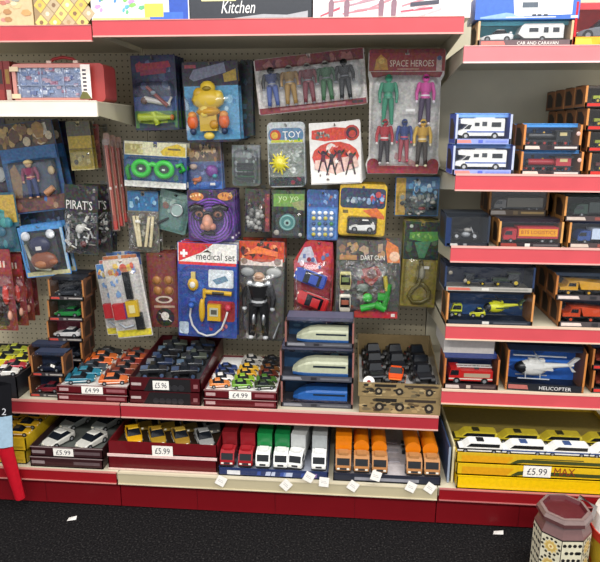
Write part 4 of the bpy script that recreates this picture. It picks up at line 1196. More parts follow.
p.head(0, .34, '2f4f86'); p.busy(.0, .05, 1, .36, 20, ['4f7ab8', '24386c', '7a9ccc', '8a5a5c', '3a62a0'], .1, 3); p.rect(.04, .37, .96, .97, '5586c8')
m = p.mb('marbles')
for i in range(4):
    for j in range(5):
        p.ball3(m, .22+.19*i, .45+.108*j, .006, .07, .042, .006, ['f0f0ea', '3f8a4c', 'd8c84a', 'e6eef4', '2a4a7c', 'f2f2f2'][(i*3+j*2) % 6], 'gloss')
p.blister(.08, .38, .92, .96, .016); p.done(1)
p = Pack('taxi_pack', 'yellow pack with a white toy taxi in its window', (339, 184, 386, 236), -.17, tilt=.03, col='d8b021', r=.08)
p.rr(.02, .08, .98, .46, '20304f', .08); p.k -= 0; p.busy(.1, .24, .6, .38, 26, ['8fa4b8', '6c8094', 'a8b4bc', '4c5c6c'], .05, 8); p.busy(.55, .1, .98, .45, 22, ['3f6cb0', 'b8483c', '8aa8c8', '2a3f68'], .07, 3); p.rect(.03, .46, .97, .97, 'dcb424'); p.poly([(.5, .5), (.8, .44), (.97, .6), (.97, .66), (.7, .62)], 'd0662c'); p.rect(.08, .5, .2, .56, '6a5a1c'); p.rr(.18, .62, .82, .95, '2a2a28', .04)
p.side(.24, .66, .78, .9, car, 'toy_taxi', .034, -1, 'f0efea')
p.blister(.18, .6, .84, .95, .045); p.done(2, dy=.03)
p = Pack('kit_pack', 'busy blue vehicle kit pack with a yellow side strip', (395, 177, 439, 216), -.13, tilt=0, col='3f6f9c', r=.03)
p.head(0, .3, '47709c'); p.rect(.02, .3, .98, .98, '3a4f5c'); p.rect(.02, .02, .24, .98, 'd0a436'); p.busy(.26, .05, .98, .6, 26, ['5aa0cc', '2a4f74', '88b8d4', '3a78a8', 'c9d6dc'], .09, 2); p.busy(.1, .35, .98, .95, 34, ['2a3230', '4c5a54', '1c2422', '8a9488', '6a4a34', 'b8c0bc'], .08, 5)
m = p.mb('toy_kit'); rg = random.Random(5)
for i in range(16): p.ball3(m, rg.uniform(.15, .9), rg.uniform(.5, .9), rg.uniform(.004, .01), rg.uniform(.04, .09), .05, .006, rg.choice(['3a4a3c', '6a7468', '22282a', 'b8b4a8', '4a5f78', '8a3a34']))
for x in (.35, .55): p.ball3(m, x, .94, .006, .04, .04, .005, 'dcd8d0')
p.blister(.05, .35, .97, .97, .018); p.done(1)
# medical set
p = Pack('medical_set', 'large toy medical set pack with a red cross header', (178, 243, 237, 337), -.18, tilt=.03, col='27449a', r=.02)
p.head(0, .2, 'e6e3dc'); p.poly([(.02, .005), (.6, .005), (.4, .1), (.02, .2)], 'd2262c'); p.poly([(.02, .2), (.98, .2), (.98, .23), (.02, .23)], 'd2262c')
p.rect(.09, .075, .13, .155, 'f6f2f0'); p.rect(.05, .1, .17, .13, 'f6f2f0'); p.text('medical set', .64, .1, .075, '1c1c20', .64); p.poly([(.42, .1), (.5, .07), (.58, .1), (.5, .095)], '1c1c20')
p.rect(.02, .23, .98, .98, '24489c'); p.busy(.02, .25, .5, .9, 8, ['2f5cb4', '1f3c84', '3a6ac4'], .14, 3); p.rr(.52, .27, .94, .46, 'e8eef2', .03); p.poly([(.58, .38), (.8, .33), (.86, .38), (.66, .43)], '6c8fa8'); p.rr(.5, .6, .97, .82, 'b0262c', .05); p.busy(.3, .8, .9, .94, 12, ['b8343c', '7c1c30', '3a3a8c', 'c86a6a'], .06, 2); p.rr(.02, .84, .18, .97, 'c9d8e4', .03)
Y1 = 'e2b32a'
m = p.mb('toy_thermometer'); p.ball3(m, .27, .43, .01, .095, .07, .01, Y1); p.ball3(m, .27, .43, .018, .05, .035, .005, 'f4efe2'); p.box3(m, .24, .3, .31, .38, .004, .014, 'd8c070')
m = p.mb('toy_syringe'); p.tube3(m, .48, .5, .92, .51, .012, .04, Y1); p.tube3(m, .46, .47, .46, .56, .012, .03, Y1); p.tube3(m, .6, .505, .8, .508, .016, .03, '3a3420')
m = p.mb('toy_scissors'); p.ball3(m, .42, .7, .012, .055, .13, .01, Y1); p.tube3(m, .42, .7, .46, .56, .012, .03, Y1, .015)
m = p.mb('toy_monitor'); p.box3(m, .52, .63, .74, .8, .004, .02, Y1); p.box3(m, .56, .66, .7, .75, .02, .0215, 'c8c8b0'); p.box3(m, .58, .68, .68, .73, .0215, .022, '5c5a50')
m = p.mb('toy_stethoscope'); p.path3(m, [(.24, .66), (.22, .76), (.26, .86), (.36, .94), (.5, .97), (.64, .95), (.76, .88), (.83, .76), (.86, .68)], .016, .018, 'e6e3e0')
p.ball3(m, .24, .65, .014, .05, .03, .01, '3a6ac8'); p.ball3(m, .86, .66, .014, .06, .04, .012, 'c83a4c')
p.blister(.03, .24, .97, .975, .034, inset=.06); p.done(2, dy=.03)
p = Pack('warrior_pack', 'tall pack of a silver armoured warrior under a fiery header', (239, 241, 284, 340), -.15, tilt=.02, col='4f4b48', r=.03)
p.head(0, .2, 'c4421f'); p.busy(.0, .0, 1, .2, 26, ['e06a34', '8a241a', 'c8341c', 'e89a6a', '401a18'], .11, 3); p.poly([(.04, .17), (.5, .21), (.96, .17), (.96, .24), (.04, .24)], 'd8c9c0'); p.ell(.12, .2, .07, '8f7a6c'); p.ell(.85, .2, .08, '8f8078'); p.poly([(.1, .14), (.4, .05), (.85, .1), (.85, .15), (.4, .12)], 'e8773c'); p.rect(.3, .175, .72, .2, 'b85a4a')
p.rect(.02, .24, .98, .98, '57524e'); p.busy(.04, .25, .96, .97, 30, ['6f6a66', '48443f', '827d78', '3a3734'], .11, 6)
p.fig(.46, .3, .97, '1c1c1e', .018, head='b09078', hand='b8babc', legs='1a1a1c', visor='8a6a58', wide=1.2)
m = p.mb('silver_armour'); p.ball3(m, .46, .43, .03, .17, .06, .014, 'c8cac8', 'steel'); p.ball3(m, .26, .41, .02, .1, .045, .014, 'c0c2c2', 'steel'); p.ball3(m, .66, .41, .02, .1, .045, .014, 'b8babc', 'steel'); p.box3(m, .3, .56, .62, .59, .028, .034, '9a9c9e', 'steel')
for x in (.36, .58): p.ball3(m, x, .76, .03, .05, .06, .008, 'c0c2c4', 'steel')
m = p.mb('toy_sword'); p.tube3(m, .8, .96, .92, .8, .014, .04, 'c0c2c4', .02, 'steel'); m = p.mb('toy_shield'); p.ball3(m, .14, .66, .014, .06, .06, .01, 'd0d2d4', 'steel'); m = p.mb('spare_piece'); p.ball3(m, .2, .3, .012, .16, .045, .008, '8a8c8c'); m = p.mb('spare_piece'); p.ball3(m, .78, .3, .012, .18, .05, .008, '9a9c9a')
p.bag(.02, .24, .98, .985, .038, mat='clear', seed=5); p.done(1, dy=.075)
# car bubble
p = Pack('car_pack', 'red pack with a blue toy car over a red toy car', (293, 240, 333, 317), -.16, tilt=.03, col='a81f2a', outline=[(.28, .03), (.42, 0), (.95, .02), (1, .3), (1, .95), (.9, 1), (.4, .99), (.05, .8), (.02, .4), (.0, .28)], hang=.62)
p.rr(.4, .09, .95, .3, 'b0222a', .1); p.poly([(.25, .1), (.42, .08), (.6, .3), (.1, .3), (.12, .24)], 'b9b6c4'); p.poly([(.55, .06), (.95, .08), (.93, .36), (.62, .34)], 'c02a2c'); p.poly([(.02, .3), (.5, .28), (.96, .45), (.96, .55), (.03, .42)], 'c44a58'); p.busy(.1, .08, .9, .4, 10, ['d86a6c', '8a1a24', 'e8c8cc', '5a6a9c'], .08, 3); p.rr(.05, .5, .95, .96, '8f1c26', .1)
p.veh(.04, .38, .84, .56, car, 'toy_car', -1, True, .3, .03, '2a4aa8')
p.veh(.1, .68, .9, .86, car, 'toy_car', -1, True, .3, .03, 'c02a2c')
p.bag(.02, .26, .98, .98, .04, mat='clear', seed=8); p.done(2, dy=.036)
# dart gun
p = Pack('dart_gun_pack', 'wide clear pack with a green dart gun and two toy cars', (336, 240, 400, 318), -.19, tilt=.0, col='4a4844', r=.03)
p.head(0, .26, '54504c'); p.busy(.0, .02, .8, .26, 18, ['8a6a50', '6c6864', 'a89078', '3f3c3a', 'b08a5c'], .09, 2); p.text('DART GUN', .565, .19, .06, 'ece6de', .37); p.rect(.05, .19, .32, .25, 'a87a50'); p.poly([(.78, .0), (.95, .08), (.99, .28), (.8, .3), (.76, .1)], 'd87a3c'); p.ell(.9, .2, .08, 'e8c0a0')
p.rect(.02, .28, .98, .9, '4c4a46'); p.busy(.02, .28, .98, .9, 40, ['6a6862', '33312e', '7c7a72', '585650', '8a3a34'], .08, 5); p.poly([(.4, .36), (.64, .32), (.72, .42), (.56, .58), (.46, .52)], '94403a'); p.ell(.56, .42, .08, '5c3a36'); p.rect(.3, .9, .98, .99, 'b3202c'); p.rect(.88, .93, .94, .97, 'e8d8d4')
m = p.mb('dart_gun'); G = '2f9a34'
p.tube3(m, .4, .86, .72, .8, .016, .06, G, .05); p.tube3(m, .62, .8, .78, .86, .016, .07, G, .06); p.tube3(m, .76, .86, .84, .54, .016, .05, '2a8a2f', .04); p.tube3(m, .8, .62, .76, .44, .016, .035, 'b8a83a'); p.box3(m, .66, .66, .84, .74, .006, .022, G); p.ball3(m, .5, .72, .014, .08, .06, .012, '3fae42'); p.ball3(m, .42, .6, .01, .1, .06, .008, '6f7a70')
p.veh(.0, .44, .3, .58, car, 'toy_car', 1, True, PI/2, .026, 'c0b878', '6a7a4c')
p.veh(.0, .73, .3, .87, car, 'toy_car', 1, True, PI/2, .026, 'd8d0c0', '8a4a34')
p.bag(.01, .26, .99, .92, .036, seed=7); p.done(1, dy=.04)
p = Pack('snake_pack', 'dark green topped pack with a coiled olive snake toy', (402, 221, 438, 307), -.17, tilt=.03, col='8a7c2e', r=.02)
p.head(0, .44, '16241a'); p.busy(.0, .03, 1, .44, 20, ['22402a', '0f1a12', '3a5a34', '1c3020'], .13, 3); p.poly([(.15, .13), (.9, .11), (.95, .2), (.7, .24), (.15, .21)], '4a8a34'); p.busy(.18, .13, .9, .21, 16, ['7fb04a', '5a8c3a', '9cc06a'], .06, 4); p.ell(.18, .06, .05, 'b8c0b0'); p.poly([(.3, .24), (.75, .22), (.6, .42), (.45, .42)], '3f7a52'); p.rect(.02, .44, .98, .985, '94842f'); p.busy(.02, .46, .98, .98, 10, ['a3933a', '84742a'], .14, 2)
m = p.mb('toy_snake'); p.path3(m, [(.5, .44), (.54, .52), (.55, .62), (.5, .72), (.34, .78), (.24, .86), (.36, .93), (.6, .93), (.8, .88), (.8, .8), (.68, .74), (.56, .7)], .012, .06, '6c6230'); p.ball3(m, .56, .58, .016, .08, .08, .012, '9a947c'); p.box3(m, .6, .5, .74, .53, .02, .021, 'e8e4da', 'paper'); p.path3(m, [(.45, .5), (.44, .6), (.42, .7)], .012, .04, '857b4a')
p.blister(.05, .4, .95, .97, .03); p.done(2, dy=.028)
# watches
for k in range(5):
    p = Pack('watch_pack', ['white pack with a yellow and black toy watch, front of the fanned row', 'toy watch pack, second of the fanned row', 'toy watch pack, third of the fanned row', 'toy watch pack, fourth of the fanned row', 'toy watch pack next to the pegboard, last of the fanned row'][k],
             (110, 259, 146, 337) if k == 0 else (98+3.4*k, 267-4*k, 132+3.4*k, 338-4*k), -.21+.03*k, tilt=-.13 if k == 0 else -.1, col='cfcac4', r=.03, group='fanned toy watch packs', hole=k == 0)
    p.head(0, .2, ['c8bcb0', '4a7ab0', 'b86a5a', 'c87a4a', '5a7ab8', 'c86a44'][k]); p.busy(0, .02, 1, .22, 16, ['4a6aa8', 'c85a4a', 'd8b85a', 'e8e4de', '8a9ac0', 'c8783c'], .12, k); p.rect(.02, .9, .98, .985, 'd6c52e')
    p.busy(0, .2, .4, .5, 8, ['4a7ab8', '7aa0d0', 'c8d4e4'], .1, 2)
    m = p.mb('toy_watch'); p.box3(m, .5, .16, .68, .5, .004, .012, '17181a'); p.box3(m, .62, .68, .84, .9, .004, .012, '1a1b1d'); p.box3(m, .46, .52, .78, .72, .004, .02, 'd8b22c'); p.box3(m, .54, .57, .7, .67, .02, .022, 'e8dca0')
    m = p.mb('toy_block'); p.box3(m, .08, .54, .4, .74, .004, .02, 'c02a30'); p.box3(m, .4, .55, .45, .73, .004, .018, '6a3a7c'); p.path3(m, [(.15, .8), (.3, .86), (.55, .84)], .008, .03, 'b8c0c8')
    p.blister(.04, .1, .96, .9, .026); p.done()
p = Pack('mask_pack', 'brown red wooden looking pack with a pirate badge', (149, 253, 178, 327), -.14, tilt=-.02, col='6a241f', r=.02)
p.head(0, .2, '6e2620'); p.busy(.05, .1, .95, .28, 10, ['8f4a34', '4a1a18', 'a8643c'], .12, 1); p.rect(.06, .06, .94, .96, '77302a')
for y in (.36, .5):
    for x in (.3, .7): p.ell(x, y, .16, '9a6a3c'); p.ell(x, y, .1, '7a4a2c')
p.ell(.5, .62, .3, 'c8b8a8', .05); p.ell(.5, .62, .2, '5a2a24', .03); p.rect(.14, .7, .86, .73, 'b89a84'); p.ell(.5, .86, .32, '15100f'); p.ell(.5, .84, .14, 'ded8d0'); p.rect(.42, .87, .58, .9, 'ded8d0'); p.poly([(.28, .8), (.33, .8), (.74, .92), (.69, .92)], 'cfc8c0')
m = p.mb('carved_piece')
for y in (.36, .5):
    for x in (.3, .7): p.ball3(m, x, y, .003, .13, .055, .005, 'a3703f')
p.done(2, dy=.03)
# wire hooks that carry them
for i, (x, z, Y, base) in enumerate(HOOKS):
    m = MB()
    m.tube((0, -.0005, 0), (0, Y-.012, 0), .0019, .0019, 'b9bab6', 8, 'steel')
    m.tube((0, Y-.012, 0), (0, Y-.017, .006), .0019, .0019, 'b9bab6', 8, 'steel')
    m.box(-.008, .008, -.003, -.0005, -.012, .012, 'b0b1ad', 'steel')
    o = m.build('peg_hook'); o.location = (x, 0, z)
    tag(o, 'steel peg hook carrying the '+' '.join(base.split()[:11]), 'peg hook', 'peg hooks on the pegboard')
# ================================================================= boxed cars stacked at the narrow bay
ZLm = ZM+.0008
bz = 0
COLS_ST = [('9c2230', 'boxed red sports car at the bottom front of the stepped stack'), ('1f2c4a', 'boxed dark blue car on top of the front column'),]
def stackbox(label, u0, u1, Y, z0, hh, colr, toy=car, tc=None, dk='20283a'):
    v1 = 300
    xa = at(u0, 340, Y)[0]; xb = at(u1, 340, Y)[0]
    b = VBox.__new__(VBox)
    # make a rect that gives the wanted height
    um = (u0+u1)/2
    zref = 1.178
    p0 = at(um, 340, Y)[1]
    lo, hi = 240., 340.
    for _ in range(30):
        mid = (lo+hi)/2
        if at(um, mid, Y)[1]-p0 > hh: lo = mid
        else: hi = mid
    VBox.__init__(b, 'boxed_car', label, (u0, lo, u1, 340), Y, z0, .068, edge='a8703f', inner=dk, lip='3a3436', lipf=.16, side='6a4630', lipcols=('b8453a', '8a8480', 'a8a29a'), group='small boxed cars in the stepped stack')
    b.toy('toy_car', toy, (-.38, .38), .42, -1, colr)
    b.done()
    # printed cut-out on the side wall
    return b
HB = .0735
lab = ['boxed dark red car at the foot of the front column of small boxes', 'boxed navy car with a white sticker, on top of the front column']
for k in range(2):
    b = stackbox(lab[k], 23+4.3*k, 56+4*k, -.375, ZLm+HB*k, .0725, ['8a1f2c', '1c2438'][k])
    if k == 1: sticker(b.root, .018, .036, -.0012, .014, .009, '1', .4)
for r_ in range(1, 4):
    n = 2 if r_ == 1 else 5
    Y = -.375+.073*r_ if r_ == 1 else -.245+.075*(r_-2)
    for k in range(n):
        X0 = (23, 44.3, 50)[r_-1]+2.4*k; X1 = X0+(33, 36, 33)[r_-1]
        top = r_ == 2
        if r_ == 2: X0, X1 = 42+2.7*k, 78+2.3*k
        if r_ == 3: X0, X1 = 50+2.7*k, 83+2.3*k
        nm = {0: 'black', 1: 'dark grey', 2: 'red and white', 3: 'green', 4: 'charcoal'}[k]
        lbl = 'boxed %s car, %s from the shelf in the %s column of small boxes' % (nm, ['lowest', 'second', 'third', 'fourth', 'topmost'][k], ['', 'second', 'tall', 'hindmost'][r_])
        stackbox(lbl, X0, X1, Y, ZLm+HB*k, .0725, ['17181c', '2a2e38', 'e6e0dc', '1f8a3c', '2c3038'][k], dk=['20283a', '1d2434', '5c1f2c', '17301f', '181a20'][k])

# ================================================================= trays
class Tray:
    def __init__(s, label, u0, u1, vt, vb, Y, z0, depth, col, ins='dcd8d2', name='display_tray', insf=.8, art=None, group=None, lipc=None, rimback=0, H=None, part=None):
        vm = (vt+vb)/2
        s.x0 = at(u0, vb, Y)[0]; s.x1 = at(u1, vb, Y)[0]; s.y0 = Y; s.y1 = Y+depth
        um = (u0+u1)/2
        s.h = H or (at(um, vt, Y)[1]-at(um, vb, Y)[1])
        w, h, d = s.x1-s.x0, s.h, depth
        s.w = w; s.d = d
        s.root = empty(name, label, 'display tray', ((s.x0+s.x1)/2, Y, z0), group)
        s.zf = z0+h*insf
        s.label = label
        m = MB(); t = .003
        m.box(-w/2, w/2, 0, d, 0, t, col, 'gloss')
        m.box(-w/2, w/2, 0, t, 0, h, col, 'gloss', lipc)
        m.box(-w/2, w/2, d-t, d, 0, h+rimback, col, 'gloss', lipc)
        for sg in (-1, 1):
            x = -w/2 if sg < 0 else w/2-t
            m.add([(x, 0, 0), (x+t, 0, 0), (x+t, d, 0), (x, d, 0), (x, 0, h), (x+t, 0, h), (x+t, d, h+rimback), (x, d, h+rimback)],
                  [(3, 2, 1, 0), (4, 5, 6, 7), (0, 1, 5, 4), (1, 2, 6, 5), (2, 3, 7, 6), (3, 0, 4, 7)], col, 'gloss')
        if art: art(m, w, h)
        m.build('tray_body', s.root)
        m = MB(); m.box(-w/2+t+.0005, w/2-t-.0005, t+.0005, d-t-.0005, h*insf-.003, h*insf, ins, 'paper'); m.build('tray_insert', s.root)
    def cars(s, nx, ny, gen, L, W, H, colf, lab, name='toy_car', yaw=.25, group=None, mx=.08, my=.06, skip=(), order='', parts=False, z=0):
        w, d = s.w, s.d
        for j in range(ny):
            for i in range(nx):
                if (i, j) in skip: continue
                x = s.x0+w*(mx+(1-2*mx)*(i+.5)/nx)
                y = s.y0+d*(my+(1-2*my)*(j+.5)/ny)
                a = colf(i, j)
                m = MB(); gen(lambda n: m, L, W, H, *a[1:])
                o = m.build(name); o.location = (x, y, s.zf+.0006+z); o.rotation_euler = (0, 0, yaw+PI*(0))
                tag(o, lab(i, j, a[0]), 'toy car', group)
def maroon(m, w, h):
    m.flat([(-w*.47, h*.3), (-w*.34, h*.3), (-w*.34, h*.66), (-w*.47, h*.66)], -.0005, 'b89a98')
    m.flat([(w*.2, h*.3), (w*.46, h*.3), (w*.46, h*.66), (w*.2, h*.66)], -.0005, '93585c')
    m.flat([(-w*.5, h*.9), (w*.5, h*.9), (w*.5, h*.995), (-w*.5, h*.995)], -.0006, 'a88884')
def tblack(m, w, h):
    m.flat([(-w*.47, h*.4), (-w*.33, h*.4), (-w*.33, h*.6), (-w*.47, h*.6)], -.0005, 'b8a8a4')
    m.flat([(-w*.3, h*.02), (w*.36, h*.02), (w*.36, h*.95), (-w*.2, h*.95)], -.0005, '1c1a1c')
    m.flat([(w*.4, h*.3), (w*.46, h*.3), (w*.46, h*.6), (w*.4, h*.6)], -.0006, '8a5a5c')
    for i in range(5): m.cyl((-w*.12+.02*i, -.001, h*.3), h*.22, .001, '2c2b2e', 10)
MAR = '5c1219'
FY = -SD+.006
def cl2(names):
    return lambda i, j: names[(j*3+i*2) % len(names)]
# A  orange and teal cars
t0 = Tray('lower maroon tray under the orange and teal toy cars', 58, 128, 397, 404, FY, ZM+.0005, .33, MAR, art=maroon, group='maroon car trays', H=.026)
tA = Tray('upper maroon tray of orange and teal toy cars', 58, 128, 388, 396, FY, ZM+.0275, .33, MAR, 'd9d4ce', art=maroon, group='maroon car trays', H=.028)
sticker(tA.root, .0, .014, -.0012, .07, .025, '\u00a34.99')
def colA(i, j):
    if i == 0: return [('teal', '1f6f86'), ('teal', '2a7f98'), ('grey', '3f4a54'), ('orange', 'd8652a'), ('orange', 'e0702e'), ('black', '26262a')][j]
    return [('orange', 'd8703a'), ('maroon', '6c2a24'), ('brown', '8a4a34'), ('red', '8a2f26'), ('orange', 'c86034'), ('maroon', '7c3028')][j]
tA.cars(2, 6, car, .092, .046, .03, colA, lambda i, j, c: '%s toy car, %s from the front, %s file of the orange and teal tray' % (c, ORD[j], ['outer', 'inner'][i]), group='cars in the orange and teal tray', mx=.02)
# B  black monster trucks
t0 = Tray('lower dark tray under the black toy monster trucks', 130, 201, 398, 411, FY, ZM+.0005, .35, '4a1016', art=tblack, group='dark monster truck trays', H=.044)
tB = Tray('upper dark tray full of black toy monster trucks', 130, 201, 382, 396, FY, ZM+.0455, .35, '4a1016', '4a4c50', art=tblack, group='dark monster truck trays', H=.046, insf=.6, rimback=.02)
sticker(tB.root, -.012, .022, -.0016, .052, .03, '\u00a35.96')
tB.cars(2, 5, monster, .088, .06, .048, lambda i, j: [('black', '1a1b1f', '4a5a78'), ('dark blue', '22304c', '6a6d72'), ('black', '151518', '3a4a66'), ('charcoal', '2c2e32', '50667a'), ('olive grey', '4a5046', '2a2c30')][(i*2+j) % 5],
        lambda i, j, c: '%s toy monster truck, %s from the front, %s file of the dark tray' % (c, ORD[j], ['outer', 'inner'][i]), name='toy_monster_truck', group='monster trucks in the dark tray', mx=.06)
# C  white tray
t0 = Tray('lower maroon tray beside the stack of train boxes', 204, 277, 402, 411, FY, ZM+.0005, .3, MAR, art=maroon, group='maroon car trays', H=.028)
tC = Tray('upper maroon tray of blue, yellow and green toy cars on white', 204, 277, 392, 401, FY, ZM+.0295, .3, MAR, 'e6e4e0', art=maroon, group='maroon car trays', H=.029)
sticker(tC.root, .0, .014, -.0012, .07, .026, '\u00a34.99')
def colC(i, j):
    if i == 0: return [('orange', 'd8803a'), ('white', 'e8e4de'), ('navy', '22305c'), ('blue', '2a3f74'), ('navy', '1c2850'), ('grey', '8a8884')][j]
    if i == 1: return [('green', '6a9a2c'), ('lime', '8ab030'), ('yellow', 'd8a02a'), ('yellow', 'e0b030'), ('grey', 'a8a49c'), ('silver', 'b8b4ac')][j]
    return [('dark green', '2a3a1c'), ('green', '4a7a2a'), ('dark red', '6c2a1c'), ('brown', '7c4a20'), ('black', '2a2220'), ('black', '1c1a1c')][j]
tC.cars(3, 6, car, .066, .036, .026, colC, lambda i, j, c: '%s toy car, %s from the front in the %s file of the white tray' % (c, ORD[j], ['outer', 'middle', 'inner'][i]), group='cars in the white tray', mx=.03, skip={(0, 4), (0, 5)})
# boxes of streamlined trains
zb_ = ZM+.0005
for k, (rc, tc, lb) in enumerate((((281, 381, 353, 407), '2f6fc0', 'boxed blue toy train at the foot of the three box stack'), ((280, 349, 354, 380), 'd6d8b8', 'boxed cream nosed toy train in the middle of the stack'), ((285, 320.5, 354, 346), 'd6d8b8', 'boxed cream nosed toy train topmost of the stack'))):
    b = VBox('boxed_train', lb, rc, -SD+.03 if k < 2 else -SD+.06, zb_, .11, edge='8f6058', inner='24405f', lip='4a4a52', lipf=.16, side='5c4038', group='boxed toy trains', topcol='5a5a70', lipcols=('8a8a90', '2a2a30', '6a6a70'))
    b.bg(['3f6f94', '1c2c48', '5a88a8', '2a3458'], 12, .12, k)
    b.toy('toy_train', bullet, (-.34, .42), .48, -1, tc, '2a5a98' if k else '16243f')
    b.done(); zb_ = b.top()+.0006
# D  camouflage trays
def camo(m, w, h):
    rg = random.Random(int(h*1e4)); 
    m.flat([(-w/2, 0), (w/2, 0), (w/2, h), (-w/2, h)], -.0004, '8a7652')
    for i in range(46):
        x, z = rg.uniform(-.46, .46)*w, rg.uniform(.12, .88)*h; r = rg.uniform(.06, .16)*h
        m.flat([(x+r*rg.uniform(1, 2.4)*math.cos(a), z+r*.7*math.sin(a)) for a in (0, 1, 2, 3, 4.2, 5.3)], -.0005-.00001*i, rg.choice(['5c4a34', 'b09a70', '3a3226', 'a38a60', '6c6048', '2c2a24']))
    for x in (-.25, .0, .36):
        m.cyl((x*w, -.0012, h*.42), h*.26, .001, '2a2622', 12); m.cyl((x*w, -.0019, h*.42), h*.12, .001, '9a8c74', 10)
    m.flat([(-w*.3, h*.72), (-w*.04, h*.72), (-w*.04, h*.92), (-w*.3, h*.92)], -.0012, '24201c'); m.flat([(w*.06, h*.74), (w*.44, h*.74), (w*.44, h*.9), (w*.06, h*.9)], -.0012, '3a3028')
t0 = Tray('lower camouflage printed tray under the big monster trucks', 359, 440, 395, 414, FY, ZM+.0005, .3, '7c6a4a', art=camo, group='camouflage trays', H=.055)
tD = Tray('upper camouflage printed tray of big black monster trucks', 358, 441, 380, 394, FY, ZM+.0565, .3, '7c6a4a', 'c4c2c0', art=camo, group='camouflage trays', H=.045, insf=.5, rimback=.055)
def colD(i, j): return [('black', '18181b', '5a5c60'), ('black', '141416', '8a2f2a'), ('black', '1e1f24', '4a4c50')][(i+j) % 3]
tD.cars(3, 3, monster, .078, .064, .064, colD, lambda i, j, c: 'black toy monster truck, %s row, %s in the camouflage tray' % (ORD[j], ['beside the train boxes', 'in the middle', 'at the open end'][i]), name='toy_monster_truck', group='monster trucks in the camouflage tray', yaw=-PI/2+.2, mx=.06, skip={(1, 0)})
m = MB(); monster(lambda n: m, .075, .06, .056, 'd8501f', 'e07a3a')
o = m.build('toy_monster_truck'); o.location = (tD.x0+tD.w*.47, tD.y0+.055, tD.zf+.0006); o.rotation_euler = (0, 0, -PI/2-.15); tag(o, 'orange toy monster truck at the front of the camouflage tray', 'toy car', 'monster trucks in the camouflage tray')
m = MB(); m.cyl((0, 0, .018), .018, .003, 'efece6', 16, 'y'); m.cyl((0, -.002, .018), .006, .002, '9a2a2a', 12, 'y')
o = m.build('round_card'); o.location = (tD.x0+tD.w*.13, tD.y0+.012, tD.zf+.0006); o.rotation_euler = (-.2, 0, 0); tag(o, 'small white oval card stood at the front of the camouflage tray', 'card')
# far edge tray of yellow cars
def plain(m, w, h): pass
tY = Tray('tray of yellow sports cars at the far end of the shelf', -60, 19, 386, 404, -SD+.01, ZLm-.001, .3, '26262a', '3a3436', art=plain, group='sports car trays', H=.075, insf=.8)
tY.cars(3, 5, car, .074, .042, .032, lambda i, j: [('yellow', 'c9c82a'), ('white', 'e6e2da'), ('red', 'b83040'), ('yellow', 'd8d028'), ('yellow', 'e0d22c'), ('lime', 'b0b82a'), ('yellow', 'd0c82c'), ('olive', '8a8c2c')][(0, 3, 1, 4, 4, 2, 6, 3, 3, 5, 7, 5, 7, 5, 7)[j*3+i]],
        lambda i, j, c: '%s toy sports car, %s row of the far end tray, %s' % (c, ORD[j], ['cut by the photo edge', 'mid file', 'beside the boxed cars'][i]), group='sports cars in the far end tray', yaw=.3, mx=.07, my=.08)
# ================================================================= base deck
ZD = ZB+.0005
BY = -BD+.012
def taxi(m, w, h): 
    m.flat([(-w*.45, h*.2), (w*.45, h*.2), (w*.45, h*.35), (-w*.45, h*.35)], -.0005, 'a88c1c')
t0 = Tray('lower yellow tray at the far end of the base deck', -40, 27, 455, 466, BY+.01, ZD, .36, 'c4a428', art=taxi, group='yellow taxi trays', H=.045)
tT = Tray('upper yellow tray of black and yellow toy taxis', -40, 27, 440, 454, BY+.01, ZD+.046, .36, 'd0ac24', 'c89c20', art=taxi, group='yellow taxi trays', H=.045, insf=.7)
tT.cars(3, 6, car, .07, .036, .03, lambda i, j: [('yellow', 'd8a824', '1c1a16'), ('amber', 'c08c1c', '2a2418'), ('yellow', 'd0a020', '3a3020')][(i+j) % 3], lambda i, j, c: '%s toy taxi, %s row from the front, %s file of the yellow tray' % (c, ORD[j], ['outer', 'middle', 'inner'][i]), group='taxis in the yellow tray', yaw=.05, mx=.03)
def grey(m, w, h):
    m.flat([(-w*.48, h*.3), (-w*.3, h*.3), (-w*.3, h*.6), (-w*.48, h*.6)], -.0005, '8a7c7c')
    m.flat([(w*.1, h*.3), (w*.46, h*.3), (w*.46, h*.6), (w*.1, h*.6)], -.0005, '5c4c4e')
    m.flat([(-w*.5, h*.88), (w*.5, h*.88), (w*.5, h*.99), (-w*.5, h*.99)], -.0005, '8a7a78')
t0 = Tray('lower dark tray under the black and white toy jeeps', 31, 103, 456, 467, BY, ZD, .37, '33191c', art=grey, group='jeep trays', H=.036)
tJ = Tray('upper dark tray of black and white toy jeeps', 31, 103, 444, 455, BY, ZD+.0365, .37, '33191c', '5c605c', art=grey, group='jeep trays', H=.036, insf=.4)
sticker(tJ.root, -.01, .018, -.0012, .066, .026, '\u00a35.99')
tJ.cars(2, 3, car, .1, .056, .04, lambda i, j: [('white', 'c4c2ba', 'd0cec6'), ('grey', '8a8e8a', 'a8aaa4'), ('grey', '7c807c', '9a9e9a'), ('dark grey', '5a605c', '7a807c'), ('charcoal', '343836', '5a605c')][j], lambda i, j, c: '%s toy jeep, %s from the front in the %s file of its dark tray' % (c, ORD[j], ['outer', 'inner'][i]), name='toy_jeep', group='jeeps in the dark tray', yaw=-PI/2-.45, mx=.03, my=.0)
